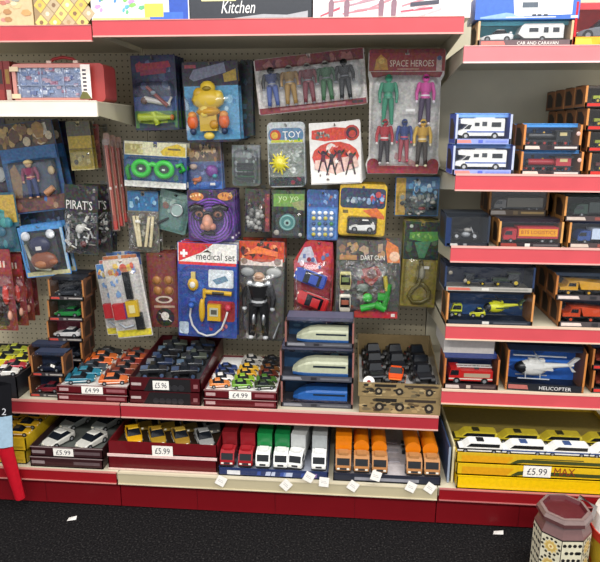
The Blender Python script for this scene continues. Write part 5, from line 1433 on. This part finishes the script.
# gold cars
def redtray(m, w, h): 
    m.flat([(-w*.5, h*.0), (-w*.3, h*.0), (-w*.38, h*.98), (-w*.5, h*.98)], -.0005, '6c121a')
gx = Tray('deep maroon carton with a pale rim, under the gold cars', 109, 217, 450, 470, BY+.004, ZD, .35, '5e0f17', 'd8b8b0', art=None, group=None, H=.055, insf=1.0, lipc='e2c4bc')
m = MB(); m.box(-gx.w/2-.001, gx.w/2+.001, -.0015, .001, gx.h-.008, gx.h+.001, 'e6c6c0', 'paper'); m.box(-gx.w/2-.001, gx.w/2+.001, -.0015, .001, 0, .006, 'e0c4b8', 'paper'); m.build('pale_rim', gx.root)
tG = Tray('maroon tray of gold toy cars on the base deck', 109, 217, 434, 450, BY+.006, ZD+gx.h+.0015, .34, '6c121a', '3a2c20', art=redtray, H=.042, insf=.2)
sticker(tG.root, -.0, .016, -.0016, .066, .034, '\u00a35.99')
tG.cars(4, 3, car, .1, .05, .044, lambda i, j: [('yellow', 'd09a14', 'd8a818'), ('gold', '9c7a22', 'a8842a'), ('gold', '94722a', 'b8983f'), ('grey', '8a8a88', '9a9a98')][i] if j == 0 else [('dark gold', '7c6428', '8a7030'), ('gold', '9a7c30', '8a7030'), ('bronze', '6c5a30', '7a6838'), ('grey', '7a7a78', '8a8a88')][i],
        lambda i, j, c: '%s toy car, %s row of the maroon tray, %s' % (c, ORD[j], ['nearest the jeeps', 'second from the jeeps', 'second from the lorries', 'nearest the lorries'][i]), group='gold cars in the maroon tray', yaw=-PI/2+.45, mx=.05)
# lorries
def lorry_thing(label, x, y, z, L, W, H, cab, cargo, kind, group, hub='9a9a9c', rot=-PI/2, ck=.66):
    r = empty('toy_lorry', label, 'toy lorry', (x, y, z), group, (0, 0, rot))
    ps = {}
    def get(n):
        if n == 'wheel':
            q = MB(); ps.setdefault('wheel', []).append(q); return q
        if n not in ps: ps[n] = MB()
        return ps[n]
    lorry(get, L, W, H, cab, cargo, kind=kind, ck=ck)
    H = H*ck
    h = W/2
    g = MB(); g.prism([(.462*L, .5*H), (.5*L, .47*H), (.472*L, .76*H), (.455*L, .76*H)], -h*.78, h*.78, '0e1218', 'gloss')
    k = get('cab')
    k.box(.44*L, .516*L, -h*.9, h*.9, .24*H, .4*H, cab, 'gloss')
    for sg in (-1, 1): k.box(.516*L, .519*L, sg*h*.6-.004, sg*h*.6+.004, .28*H, .36*H, 'f2efe2')
    k.box(.516*L, .518*L, -h*.4, h*.4, .27*H, .37*H, '3a3a3c')
    k.box(.3*L, .42*L, -h*.6, h*.6, .86*H, .96*H, cab, 'gloss')
    for n in ('cab', 'cargo_body'):
        o = ps[n].build(n, r)
        if n == 'cab': g.build('windscreen', o)
    for q in ps['wheel']: q.build('wheel', r)
    return r
def blue(m, w, h):
    m.flat([(-w*.42, h*.15), (-w*.3, h*.15), (-w*.3, h*.7), (-w*.42, h*.7)], -.0005, 'd8d8dc')
    rg = random.Random(2)
    for i in range(16):
        x = rg.uniform(-.2, .36)*w; m.flat([(x, h*.2), (x+.012, h*.2), (x+.014, h*.75), (x+.003, h*.7)], -.0006-.00001*i, rg.choice(['6a80b8', 'b8c0d8', '3a4f94', '8a70a8']))
tL = Tray('blue fronted tray of red, green and white toy lorries', 219, 328, 475, 487, BY+.002, ZD, .33, '26345f', 'aab0c0', art=blue, group=None, H=.026, insf=.6)
LR = [('red toy lorry at the outer end of the blue tray', '9c1c24', '7a1a20', 'box'), ('red toy lorry between another red one and a green one', '9c1c24', '8a1c24', 'box'),
      ('white cab toy lorry with green body beside the red lorries', 'e8e8e4', '147a3c', 'box'), ('white cab toy lorry with green body beside the silver lorry', 'e8e8e4', '12703a', 'box'),
      ('white cab toy lorry with a silver body, slightly turned', 'e6e6e2', 'b8bab8', 'box'), ('white cab toy lorry with a grey body at the inner end of the tray', 'e8e8e6', '9ea2a2', 'box')]
for i, (lb, cb, cg, kd) in enumerate(LR):
    u = (229, 247, 264, 281.5, 299.5, 319)[i]
    x = at(u, 470, BY+.04)[0]
    lorry_thing(lb, x, BY+.112, tL.zf+.0006, .2, .047, .1, cb, cg, kd, 'lorries in the blue tray', rot=-PI/2+(-.13 if i == 4 else 0))
def dark(m, w, h):
    m.flat([(-w*.3, h*.2), (w*.3, h*.2), (w*.3, h*.6), (-w*.3, h*.6)], -.0005, '8a8a94')
tO = Tray('dark edged tray of orange toy tankers on the base deck', 333, 440, 480, 490, BY+.002, ZD, .35, '232838', 'c8c2c4', art=dark, H=.026, insf=.5)
for i, (u, kd, lb) in enumerate(((343, 'box', 'orange toy lorry with a square body at the end of its tray'), (361, 'tank', 'orange toy tanker second along in the dark tray'), (379, 'tank', 'orange toy tanker beside the empty space in the dark tray'), (413, 'tank', 'orange toy tanker with a dark top, past the empty space'), (430.5, 'tank', 'orange toy tanker at the inner end of the dark tray'))):
    x = at(u, 475, BY+.04)[0]
    lorry_thing(lb, x, BY+.114, tO.zf+.0006, .2, .05, .104, 'b07c4c', 'e07c0c', kd, 'orange lorries in the dark tray')
for j in range(3):
    x0 = tO.x0+tO.w*.5; 
    m = MB(); m.box(.013, .049, 0, .02, 0, .004, 'b8b4ba', 'paper'); o = m.build('cardboard_rib'); o.parent = tO.root; o.location = (-.0, .1+.06*j, tO.h*.5)
# diamond price tags hung on the deck edge
TG = [(221, 481, .5, 'under the red toy lorries'), (286, 485, .75, 'under the green bodied lorries'), (309, 477, .5, 'under the silver bodied lorry'), (324, 482, .08, 'at the inner end of the blue tray'),
      (353, 486, .6, 'under the first orange lorry'), (376, 476, .3, 'under the third orange tanker'), (411, 487, .45, 'under the orange tanker past the gap'), (430, 488, .6, 'under the last orange tanker')]
for i, (u, v, a, lb) in enumerate(TG):
    Y = -BD-.0122
    x, z = at(u, v, Y)
    s_ = .03
    m = MB(); m.box(-s_/2, s_/2, -.0008, 0, -s_/2, s_/2, 'efeae2', 'paper'); 
    m.box(-s_*.3, s_*.3, -.0011, -.0008, -s_*.1, -s_*.06, 'a8a4a0', 'paper'); m.box(-s_*.3, s_*.2, -.0011, -.0008, s_*.06, s_*.1, 'b8b4b0', 'paper')
    o = m.build('price_tag'); o.location = (x, Y, z); o.rotation_euler = (-.12, a, 0)
    tag(o, 'white square price tag on the deck edge, '+lb, 'price tag', 'price tags on the deck edge')
# ================================================================= yellow trays
RY = -BD+.004
z = ZD
def yel(k):
    def art(m, w, h):
        if k == 0:
            m.flat([(-w/2, h*.93), (w/2, h*.93), (w/2, h), (-w/2, h)], -.0005, 'd8b010'); return
        m.flat([(-w*.47, h*.1), (-w*.22, h*.1), (-w*.18, h*.75), (-w*.47, h*.75)], -.0005, 'd89a14')
        m.flat([(-w*.2, h*.12), (-w*.16, h*.5), (-w*.13, h*.56), (w/2, h*.5), (w/2, h*.2), (-w*.13, h*.22), (-w*.17, h*.1)], -.0006, '3c4420')
        if k == 2: m.flat([(-w*.08, h*.6), (w*.2, h*.6), (w*.2, h*.7), (-w*.08, h*.7)], -.0006, '4a4a20')
    return art
trs = []
for k, (vt, vb, hh) in enumerate(((474, 492, .044), (461, 476, .037), (449, 461, .033))):
    t_ = Tray(['bright yellow tray at the bottom of the yellow stack', 'yellow tray with a price sticker in the middle of the yellow stack', 'topmost yellow tray, full of white and yellow toy emergency vans'][k], 456, 640, vt, vb, RY+.004*k, z, .36-.01*k, ['f0c40c', 'dcb41c', 'd0aa24'][k], '8a7a3c', art=yel(k), group='yellow van trays', H=hh, insf=.6)
    trs.append(t_); z += hh+.001
sticker(trs[1].root, -.03, .022, -.0016, .08, .036, '\u00a35.99')
m = MB(); m.text('MAX', .05, .012, .024, -.0012, '8a3420', maxw=.06); m.build('printed_word', trs[1].root)
trs[2].cars(4, 5, van, .132, .038, .036, lambda i, j: [('white', 'efeeea', '3a5080' if i else '1c1c20'), ('yellow', 'c8b430', '2c2a18'), ('yellow', 'b8a42c', '3a3420'), ('red', '8a1f20', '5c1a1c'), ('red', '6c1a1c', '3a1214')][j], lambda i, j, c: '%s toy van, %s row, %s, topmost yellow tray' % (c, ORD[j], ['nearest the orange tankers', 'second from the orange tankers', 'third from the orange tankers', 'fourth from the orange tankers'][i]), name='toy_van', group='vans in the yellow tray', yaw=PI, mx=.015, my=.02, skip={(i_, j_) for i_ in range(4) for j_ in (2, 3, 4)})
# slim edges of further trays pushed against the yellow stack
for k in range(2):
    x = at(452.5-4*k, 480, RY+.02)[0]
    m = MB(); m.box(-.0025, .0025, 0, .3, 0, .13-.01*k, ['cfc49a', '3a4a6c'][k], 'paper'); m.box(-.0032, .0032, -.001, .002, 0, .12, ['e2d8b0', '8f9cb0'][k], 'paper')
    o = m.build('card_divider'); o.location = (x, RY+.03, ZD); tag(o, ['cream card panel stood against the yellow trays', 'blue grey card panel between tankers and yellow trays'][k], 'card panel')
# ================================================================= boxed vehicles on the red shelves
FR = -SD+.008
E1 = .0005
# camper vans
zc = Z2+E1
for k, (rc, lb) in enumerate((((453, 143, 514, 173.5), 'lower boxed white camper van on a blue ground'), ((456, 110, 512, 141.5), 'upper boxed white camper van on a blue ground'))):
    b = VBox('boxed_camper_van', lb, rc, FR, zc, .11, edge='b8c0d8', inner='5f86cc', lip='8f9ccf', lipf=.17, side='3f56b0', group='boxed camper vans', lipcols=('d88a84', '5a6ac8', '7a88d0'))
    b.c.flat([(b.w*.3, b.lh), (b.w*.49, b.lh), (b.w*.49, b.h*.92), (b.w*.36, b.h*.92)], b.d-.004, '3a4fb0')
    b.toy('toy_camper_van', camper, (-.46, .38), .68, -1, dy=.28)
    b.done(); zc = b.top()+.0006
# locomotives
zc = Z2+E1
for k, (rc, cl, lb) in enumerate((((521, 148.5, 583, 173.5), 'b8303c', 'boxed red and black toy locomotive, lower of the two'), ((524, 120, 582, 147), '16181f', 'boxed black toy locomotive on top of the red one'))):
    b = VBox('boxed_locomotive', lb, rc, FR, zc, .085, edge='cf8648', inner='3f80d8', lip='3a3034', lipf=.2, group='boxed locomotives', side='a86a3a', lipcols=('d8c8bc', '2a2226', 'cfc8c2'))
    b.bg(['5a9cf0', '64a4f0', '3f7cd0', '78b4f4'], 14, .2, k)
    b.c.ball((b.w*.44, -.001, b.h*.62), (.006, .001, .006), 'c8a8a0', 10, 5)
    b.toy('toy_locomotive', loco, (-.4, .36), .62, -1, cl); b.done()
    base = lb
    rowcopies(b.root, 1, .09, lb)
    zc = b.top()+.0006
# yellow green vehicles column
zc = Z2+E1
for k in range(4):
    rc = ((589, 150, 650, 174), (588, 128, 650, 149), (587, 104, 650, 127), (586, 80, 650, 103))[k]
    b = VBox('boxed_tractor', ['boxed dark vehicle at the foot of the tall column', 'boxed yellow green tractor, second up in the tall column', 'boxed yellow green tractor, third up in the tall column', 'boxed yellow green tractor topping the tall column'][k], rc, FR+.01, zc, .08, edge='c98648', inner='4a3f34', lip='3a3230', lipf=.22, side='8f5a34', group='tall column of boxed tractors')
    b.toy('toy_tractor', tractor, (-.34, .1), .6, -1, 'a8b028' if k else '6a2a24'); b.done()
    rowcopies(b.root, 3 if k > 1 else 2, .083, b.root['label'])
    zc = b.top()+.0006
# shelf three
b = VBox('boxed_motorbike', 'dark box with a grey toy motorbike in its clear front', (446, 210, 490, 242), FR, Z3+E1, .12, edge='2a3240', inner='1f242c', lip='20242c', lipf=.12, side='2a3444', topcol='3a4048', lipcols=('b8b8b4', '8a8a8c', '2c2f36'))
b.bg(['343a42', '4a4f54', '2a3038'], 8, .14, 2); b.c.box(-b.w*.5, -b.w*.38, -.0016, .001, 0, b.h*.9, '1c3058', 'paper')
b.toy('toy_motorbike', motorbike, (-.3, .36), .55, 1, '8f8c88'); b.done()
zc = Z3+E1
b = VBox('boxed_lorry', 'boxed logistics lorry with a yellow panel on its trailer', (499, 219, 563, 246.5), FR, zc, .08, edge='d09a58', inner='2c2a34', lip='2a2428', lipf=.19, group='boxed lorries', side='b07840', topcol='3a3844', lipcols=('8f3a34', 'd8d4cc', '5c585a'))
b.toy('toy_lorry', lorry, (-.42, .44), .58, -1, 'b0202c', 'b82430')
m = MB(); L = .86*b.w; zz = b.lh*.55+.004; hh = b.h*.58
W_ = min(b.d*.62, L*.42)
yy = b.d*.36-W_/2-.0012
cx_ = .01*b.w
m.box(cx_-.22*L, cx_+.48*L, yy, yy+.0008, zz+.44*hh, zz+.9*hh, 'eaa51c', 'paper'); m.text('BTS LOGISTICS', cx_+.13*L, zz+.58*hh, .22*hh, yy-.0004, 'a8301c', maxw=.62*L)
b.done(); o = m.build('trailer_sign', b.root); o['label'] = 'yellow trailer panel with red lettering'
rowcopies(b.root, 1, .084, b.root['label'])
zt2 = b.top()+.0006
b = VBox('boxed_lorry', 'boxed dark truck resting on the logistics lorry boxes', (489, 193, 548, 219), FR+.085, zt2, .085, edge='a87848', inner='3a3a3c', lip='4a4038', lipf=.24, group='boxed lorries', side='8a5c34', lipcols=('8a8480', '6a5c48', '8f7a54'))
b.toy('toy_lorry', lorry, (-.4, .42), .5, -1, '6c6a66', '6f6650'); b.done()
for i in range(2):
    l = b.root.location; copy_tree(b.root, (l.x+.012*(i+1), l.y+.088*(i+1), l.z) if i < 1 else (l.x+.03, l.y+.176, l.z), 'boxed dark truck, %s in the row on top of the logistics boxes' % ORD[i+1])
zc = Z3+E1
for k, (rc, tcab, tcg, lb) in enumerate((((569, 220, 640, 247), '2a4a8a', 'c9d6ea', 'boxed blue cab lorry with a pale body'), ((565, 193, 640, 219), '1c3a2c', '24302c', 'boxed dark green lorry on top of the blue cab lorry'))):
    b = VBox('boxed_lorry', lb, rc, FR+.005, zc, .08, edge='cf9050', inner='232c44' if k == 0 else '1e2624', lip='4a3f40', lipf=.2, group='boxed lorries', side='a0703c', lipcols=('c8b8ac', '8a4a44', 'a89c94'))
    b.toy('toy_lorry', lorry, (-.36, .4), .56, -1, tcab, tcg); b.done(); zc = b.top()+.0006
    rowcopies(b.root, 2, .083, lb)
# shelf four
b = VBox('boxed_helicopter', 'boxed yellow green helicopter with a small car, front of the shelf', (447, 289, 534, 322), FR, Z4+E1, .1, edge='c98a50', inner='24406a', lip='1e2632', lipf=.14, side='a8703c', group='boxed rescue sets', topcol='3a4050', lipcols=('20283a', 'c8c8c4', '4a4f58'))
b.bg(['2f5588', '1c2c4c', '3a6094'], 10, .1, 5)
b.toy('toy_helicopter', heli, (-.06, .44), .56, -1, 'd3d322', '2a2f38', '3a4a2c', W=.035, z=.22)
b.toy('toy_car', car, (-.2, -.02), .3, -1, 'c8c828'); b.toy('toy_van', van, (-.44, -.3), .42, -1, 'c4cc2a', '2a3a2c')
b.done(); zc = b.top()+.0008
b = VBox('boxed_tractor_set', 'dark blue box with dim tractors, on top of the helicopter box', (445, 264, 535, 290), FR+.006, zc, .1, edge='2a3a5a', inner='182440', lip='a8a49c', lipf=.16, side='1c2840', topcol='20283c', lipcols=('c86a5a', 'd8d4cc', '8a8680'))
b.bg(['22345c', '101a30', '2a3c5c'], 8, .14, 4); b.toy('toy_tractor', tractor, (.05, .42), .5, -1, '2c3a2c'); b.toy('toy_tractor', tractor, (-.3, .0), .42, 1, '24323a')
for x in (-.44, -.27): b.c.ball((x*b.w, -.001, b.h*(.7 if x < -.4 else .4)), (.006, .001, .006), '8c867a', 10, 5)
b.done()
zc = Z4+E1
for k, (rc, cl, lb) in enumerate((((559, 300, 640, 327), 'd04a22', 'boxed orange red dump truck, lower of its pair'), ((556, 274, 640, 299.5), 'd8a028', 'boxed amber dump truck, upper of its pair'))):
    b = VBox('boxed_dump_truck', lb, rc, FR+.004, zc, .08, edge='b8743c', inner='2c3848', lip='4a4446', lipf=.2, side='8f5c34', group='boxed dump trucks', lipcols=('d8c8c0', '2a2a2e', 'b8b0aa'))
    b.toy('toy_dump_truck', dumper, (-.44, .2), .56, -1, cl); b.done(); zc = b.top()+.0006
    rowcopies(b.root, 3, .084, lb)
# shelf five
b = VBox('boxed_fire_engine', 'boxed red fire engine at the end of the lowest red shelf', (444, 357, 499, 389), FR, Z5+E1, .09, edge='b8703c', inner='28386a', lip='3a2a2c', lipf=.17, side='8f5634', lipcols=('c8b8b0', 'b8a89c', '5c4c4a'))
b.toy('toy_fire_engine', fire_engine, (-.4, .4), .56, -1); b.done()
x0 = at(440, 350, FR+.035)[0]; x1 = at(494, 350, FR+.035)[0]
box_thing('plain_carton', 'plain pale grey carton lying on the boxed fire engine', 'carton', max(x0, 1.008), x1, FR+.034, FR+.2, b.top()+.0006, Z4-.0445, 'b8b4b0', None, mat='paper')
b = VBox('boxed_helicopter', 'boxed white police helicopter on a deep blue ground, slightly turned', (507, 350, 585, 392), FR+.004, Z5+E1, .1, edge='c07a3c', inner='2c62b8', lip='181c24', lipf=.17, rot=-.06, side='8f5a30', words='HELICOPTER', wcol='d8d8d8', topcol='22304c', lipcols=('a8605a', '1', '1'))
b.bg(['3468c0', '2450a0', '4078cc'], 8, .16, 3)
b.toy('toy_helicopter', heli, (-.4, .46), .62, -1, 'eceae4', 'b8bcc0', 'd8d6d2', W=.045, z=.2)
b.done()
rowcopies(b.root, 1, .118, b.root['label'], dx=.01)
b = VBox('boxed_helicopter', 'dark boxed vehicle on top of the white helicopter boxes', (512, 340, 596, 351), FR+.1, b.top()+.001, .1, edge='6a4a34', inner='182648', lip='1c2438', lipf=.3, side='3a3438', topcol='1a2440'); b.done()
for k in range(2):
    b = VBox('boxed_dump_truck', ['boxed vehicle cut by the photo edge on the lowest red shelf', 'boxed vehicle at the photo edge, on top of another'][k], (592, 372-20*k, 650, 395-22*k), FR+.01, Z5+E1+.075*k, .09, edge='b8743c', inner='22304c', lip='3a3436', lipf=.2, side='8f5c34')
    b.toy('toy_dump_truck', dumper, (-.4, .3), .5, -1, '8a3a2a'); b.done()
# low dark red boxes at the back of the base deck
for k, (u0, u1) in enumerate(((470, 506), (549, 584))):
    Y = -.06
    xx0, xx1 = at(u0, 430, Y)[0], at(u1, 430, Y)[0]
    def art(c, w, h, k=k):
        rg = random.Random(k)
        for i in range(14):
            x = rg.uniform(.05, .85); zz = rg.uniform(.5, .85); fl(c, w, h, [(x, zz), (x+.08, zz), (x+.08, zz+.08), (x, zz+.08)], i % 5, rg.choice(['3a1414', 'a83a34', '8a2a28', 'c89a8a']))
    box_thing('toy_packet', ['dark red packet behind the toy vans, nearer the tankers', 'dark red packet behind the toy vans, farther from the tankers'][k], 'toy packet', xx0, xx1, Y-.01, Y+.04, ZD, at(500, (424, 419)[k], Y)[1], '6c1a1c', art)
# ================================================================= things on and above the floor
def jar():
    x, y = atz(556, 578, 0)
    r = empty('sweet_jar', 'hexagonal plastic jar with a burgundy lid and dotted football print', 'jar', (x, y, 0), None, (0, 0, .46))
    sc = abs(at(588, 530, y)[0]-at(532, 530, y)[0])/2
    H = at(561, 503, y)[1]*1.0
    R_ = sc*.98
    def hexa(m, r0, z0, r1, z1, col, mat, n=8, top=True):
        vs = [(r0*math.cos(2*PI*i/n), r0*math.sin(2*PI*i/n), z0) for i in range(n)]+[(r1*math.cos(2*PI*i/n), r1*math.sin(2*PI*i/n), z1) for i in range(n)]
        m.add(vs, [(i, (i+1) % n, (i+1) % n+n, i+n) for i in range(n)]+[tuple(range(n-1, -1, -1))]+([tuple(range(n, 2*n))] if top else []), col, mat)
    Hb = H*.84
    m = MB(); hexa(m, R_*.94, .002, R_, .012, '8a7a74', 'plastic'); hexa(m, R_, .012, R_, Hb*.86, '2c2624', 'gloss'); hexa(m, R_, Hb*.86, R_*.84, Hb, '6a4a48', 'gloss'); m.build('jar_body', r)
    # printed wrap
    m = MB(); k = 0
    n = 8
    for i in range(n):
        a0, a1 = 2*PI*i/n, 2*PI*(i+1)/n
        A = Vector((R_*math.cos(a0), R_*math.sin(a0), 0))*1.004; B = Vector((R_*math.cos(a1), R_*math.sin(a1), 0))*1.004
        def P(s_, z_, e): 
            q = A.lerp(B, s_); q = q*(1+e); return (q.x, q.y, z_)
        z0, z1 = .012, Hb*.84
        m.add([P(.02, z0, 0), P(.98, z0, 0), P(.98, z1, 0), P(.02, z1, 0)], [(0, 1, 2, 3)], 'd6cfb4', 'paper')
        Wd = (B-A).length
        def disc(s_, z_, rr, col, e, nn=10):
            m.add([P(s_+rr/Wd*math.cos(2*PI*t/nn), z_+rr*math.sin(2*PI*t/nn), e) for t in range(nn)], [tuple(range(nn))], col, 'paper')
        zm = (z0+z1)/2
        if i % 2 == 0:
            for zm in (z1-Wd*.52, z1-Wd*1.5):
                for t in range(12):
                    a = 2*PI*t/12
                    disc(.5+.41*math.cos(a), zm+.41*Wd*math.sin(a), Wd*.07, '2c2820', .002)
                for t in range(10):
                    a = 2*PI*t/10
                    disc(.5+.26*math.cos(a), zm+.26*Wd*math.sin(a), Wd*.07, 'd8bc74', .003)
                disc(.5, zm, Wd*.25, 'c9a85c', .004, 14); disc(.5, zm, Wd*.14, 'e6d49a', .005, 12); disc(.5, zm, Wd*.06, 'b87a3c', .006)
        else:
            for gx in range(4):
                for gz in range(7):
                    disc(.14+.24*gx+(.12 if gz % 2 else 0)*(1 if gx < 3 else 0), z0+.008+(z1-z0-.012)*gz/6.4, Wd*.1, '1c1a1a', .003, 6)
        for zc in (z0, z1): pass
    m.build('printed_wrap', r)
    m = MB(); hexa(m, R_*.84, Hb, R_*.98, Hb+.006, '6a3f40', 'gloss', 8); hexa(m, R_*.98, Hb+.006, R_*.98, H*.91, '5c3a3a', 'gloss', 8, False); hexa(m, R_*.98, H*.91, R_*.9, H*.95, '75605c', 'gloss', 8, False)
    vs = []
    for rr, zz in ((.9, .95), (.78, .955), (.72, .915)): vs += [(R_*rr*math.cos(2*PI*i/8), R_*rr*math.sin(2*PI*i/8), H*zz+.0008) for i in range(8)]
    m.add(vs, [(i, (i+1) % 8, 8+(i+1) % 8, 8+i) for i in range(8)], '7c6864', 'gloss'); m.add(vs, [(8+i, 8+(i+1) % 8, 16+(i+1) % 8, 16+i) for i in range(8)]+[tuple(range(16, 24))], '541a20', 'gloss')
    m.build('lid', r)
    m = MB(); m.path([(R_*.98, -R_*.4, H*.8), (R_*1.12, -R_*.38, H*.94), (R_*1.1, R_*.3, H*.94), (R_*.96, R_*.38, H*.8)], .006, '7c7470', 8); m.build('handle', r)
    return x, y, R_, H
jx, jy, jr, jh = jar()
def tub():
    y = jy+.02
    x = at(628, 560, y)[0]
    H = at(590, 508, y)[1]
    R_ = (x-at(591, 540, y)[0])
    r = empty('snack_tub', 'yellow tub with a red and white lid beside the burgundy lidded jar', 'tub', (x, y, 0))
    m = MB(); m.tube((0, 0, 0), (0, 0, H*.62), R_*.92, R_, 'c8a82c', 20, 'gloss')
    rg = random.Random(2)
    for i in range(60):
        a = rg.uniform(PI*.6, PI*1.9); zz = rg.uniform(.05, .56)*H; rr = R_*(.92+.08*zz/(H*.62))+.0006; da = rg.uniform(.05, .16); dz = rg.uniform(.004, .014)
        m.add([(rr*math.cos(a+s*da), rr*math.sin(a+s*da), zz+t*dz) for s, t in ((-1, -1), (1, -1), (1, 1), (-1, 1))], [(0, 1, 2, 3)], rg.choice(['b8902c', 'e6d05a', '8a6a24', 'd8481f', 'e8e0b0']), 'gloss')
    m.build('tub_body', r)
    m = MB(); m.tube((0, 0, H*.62), (0, 0, H*.74), R_*1.03, R_*1.03, 'c8301f', 20, 'gloss'); m.build('red_band', r)
    m = MB(); m.tube((0, 0, H*.74), (0, 0, H*.93), R_*1.0, R_*.92, 'eeeae4', 20, 'gloss'); m.tube((0, 0, H*.93), (0, 0, H), R_*.92, R_*.7, 'e2dad2', 20, 'gloss'); m.build('lid', r)
tub()
for u, v, w, a, lb in ((72, 519, .03, .4, 'scrap of white paper on the dark carpet below the jeeps'), (498, 533, .034, .1, 'scrap of white paper on the carpet beside the jar'), (494, 524, .008, 0, 'tiny white crumb of paper by the kick plate')):
    x, y = atz(u, v, 0)
    m = MB(); m.add([(-w/2, -.006, .0006), (w*.4, -.008, .0006), (w/2, .004, .006), (-w*.3, .007, .002)], [(0, 1, 2, 3)], 'dad6d0', 'paper')
    m.add([(-w/2, -.006, .0003), (w*.4, -.008, .0003), (w/2, .004, .0055), (-w*.3, .007, .0016)], [(3, 2, 1, 0)], 'cfcbc5', 'paper')
    o = m.build('paper_scrap'); o.location = (x, y, 0); o.rotation_euler = (0, 0, a); tag(o, lb, 'paper scrap')
# foil pack hung from the shelf edge
def foil():
    Y = -SD-.1
    zt = at(5, 384, Y)[1]; z1 = at(5, 415, Y)[1]; z2 = at(5, 446, Y)[1]; z3 = at(15, 497, Y)[1]
    xr = [at(11, 384, Y)[0], at(12, 415, Y)[0], at(13, 446, Y)[0], at(25, 494, Y)[0]]
    xl = xr[0]-.16
    r = empty('hanging_foil_pack', 'foil pack with a black top, pale middle and red foot hung at the shelf end', 'hanging pack', ((xl+xr[0])/2, Y, zt))
    ox, oz = (xl+xr[0])/2, zt
    def slab(name, zA, zB, xA, xB, c0, c1, cols):
        m = MB()
        rows, nc = 6, 6
        rg = random.Random(3)
        for sgn in (-1, 1):
            vs = []
            for j in range(rows+1):
                f = j/rows; zz = zA+(zB-zA)*f-oz
                a = c0[0]+(c1[0]-c0[0])*f-ox; b = c0[1]+(c1[1]-c0[1])*f-ox
                for i in range(nc+1):
                    g = i/nc; e = (4*g*(1-g))**.6
                    vs.append((a+(b-a)*g, sgn*(.018*e+.0008)+rg.uniform(-.001, .001)*e, zz))
            m.add(vs, [(j*(nc+1)+i, j*(nc+1)+i+1, (j+1)*(nc+1)+i+1, (j+1)*(nc+1)+i) for j in range(rows) for i in range(nc)], cols, 'gloss', True)
        return m
    m = slab('a', zt, z1, 0, 0, (xl, xr[0]), (xl, xr[1]), '17171b')
    m.text('2', (xr[0]-ox)-.022, (at(5, 412, Y)[1]-oz), .022, -.0195, 'd8d8dc', shear=.2); m.build('top_panel', r)
    m = slab('b', z1, z2, 0, 0, (xl, xr[1]), (xl, xr[2]), 'a8c4d8'); m.build('picture_panel', r)
    m = slab('c', z2, z3, 0, 0, (xr[2]-.055, xr[2]), (xr[3]-.032, xr[3]), 'b81224'); m.build('red_foot', r)
    m = MB(); m.tube((.04, 0, .0), (.04, 0, .03), .002, .002, 'b9bab6', 6, 'steel'); m.tube((.04, 0, .03), (.04, .09, .034), .002, .002, 'b9bab6', 6, 'steel'); m.build('wire_hanger', r)
foil()
# ================================================================= light
def lamp(name, loc, sx, sy, e, col=(1, .97, .92), rot=(0, 0, 0)):
    l = bpy.data.lights.new(name, 'AREA'); l.shape = 'RECTANGLE'; l.size = sx; l.size_y = sy; l.energy = e; l.color = col
    o = bpy.data.objects.new(name, l); COL.objects.link(o); o.location = loc; o.rotation_euler = rot
lamp('ceiling_fluorescent', (.2, -1.15, 2.5), 1.5, .25, 16)
lamp('ceiling_fluorescent', (1.95, -1.15, 2.5), 1.5, .25, 26)
lamp('ceiling_fluorescent', (.1, -3.0, 2.6), 1.5, .3, 62)  # unseen aisle lamp, added to bring in light from a lower angle
lamp('ceiling_fluorescent', (1.9, -3.0, 2.6), 1.5, .3, 74)  # its unseen pair, added to brighten the lower pegboard from the front
w = bpy.data.worlds.new('shop'); SC.world = w; w.use_nodes = True
w.node_tree.nodes['Background'].inputs[0].default_value = (.95, .97, 1, 1)
w.node_tree.nodes['Background'].inputs[1].default_value = 1.0
vs_ = SC.view_settings
SC.display_settings.display_device = 'sRGB'
vs_.view_transform = 'Standard'; vs_.look = 'None'; vs_.exposure = 0.0; vs_.gamma = 1; vs_.use_curve_mapping = False
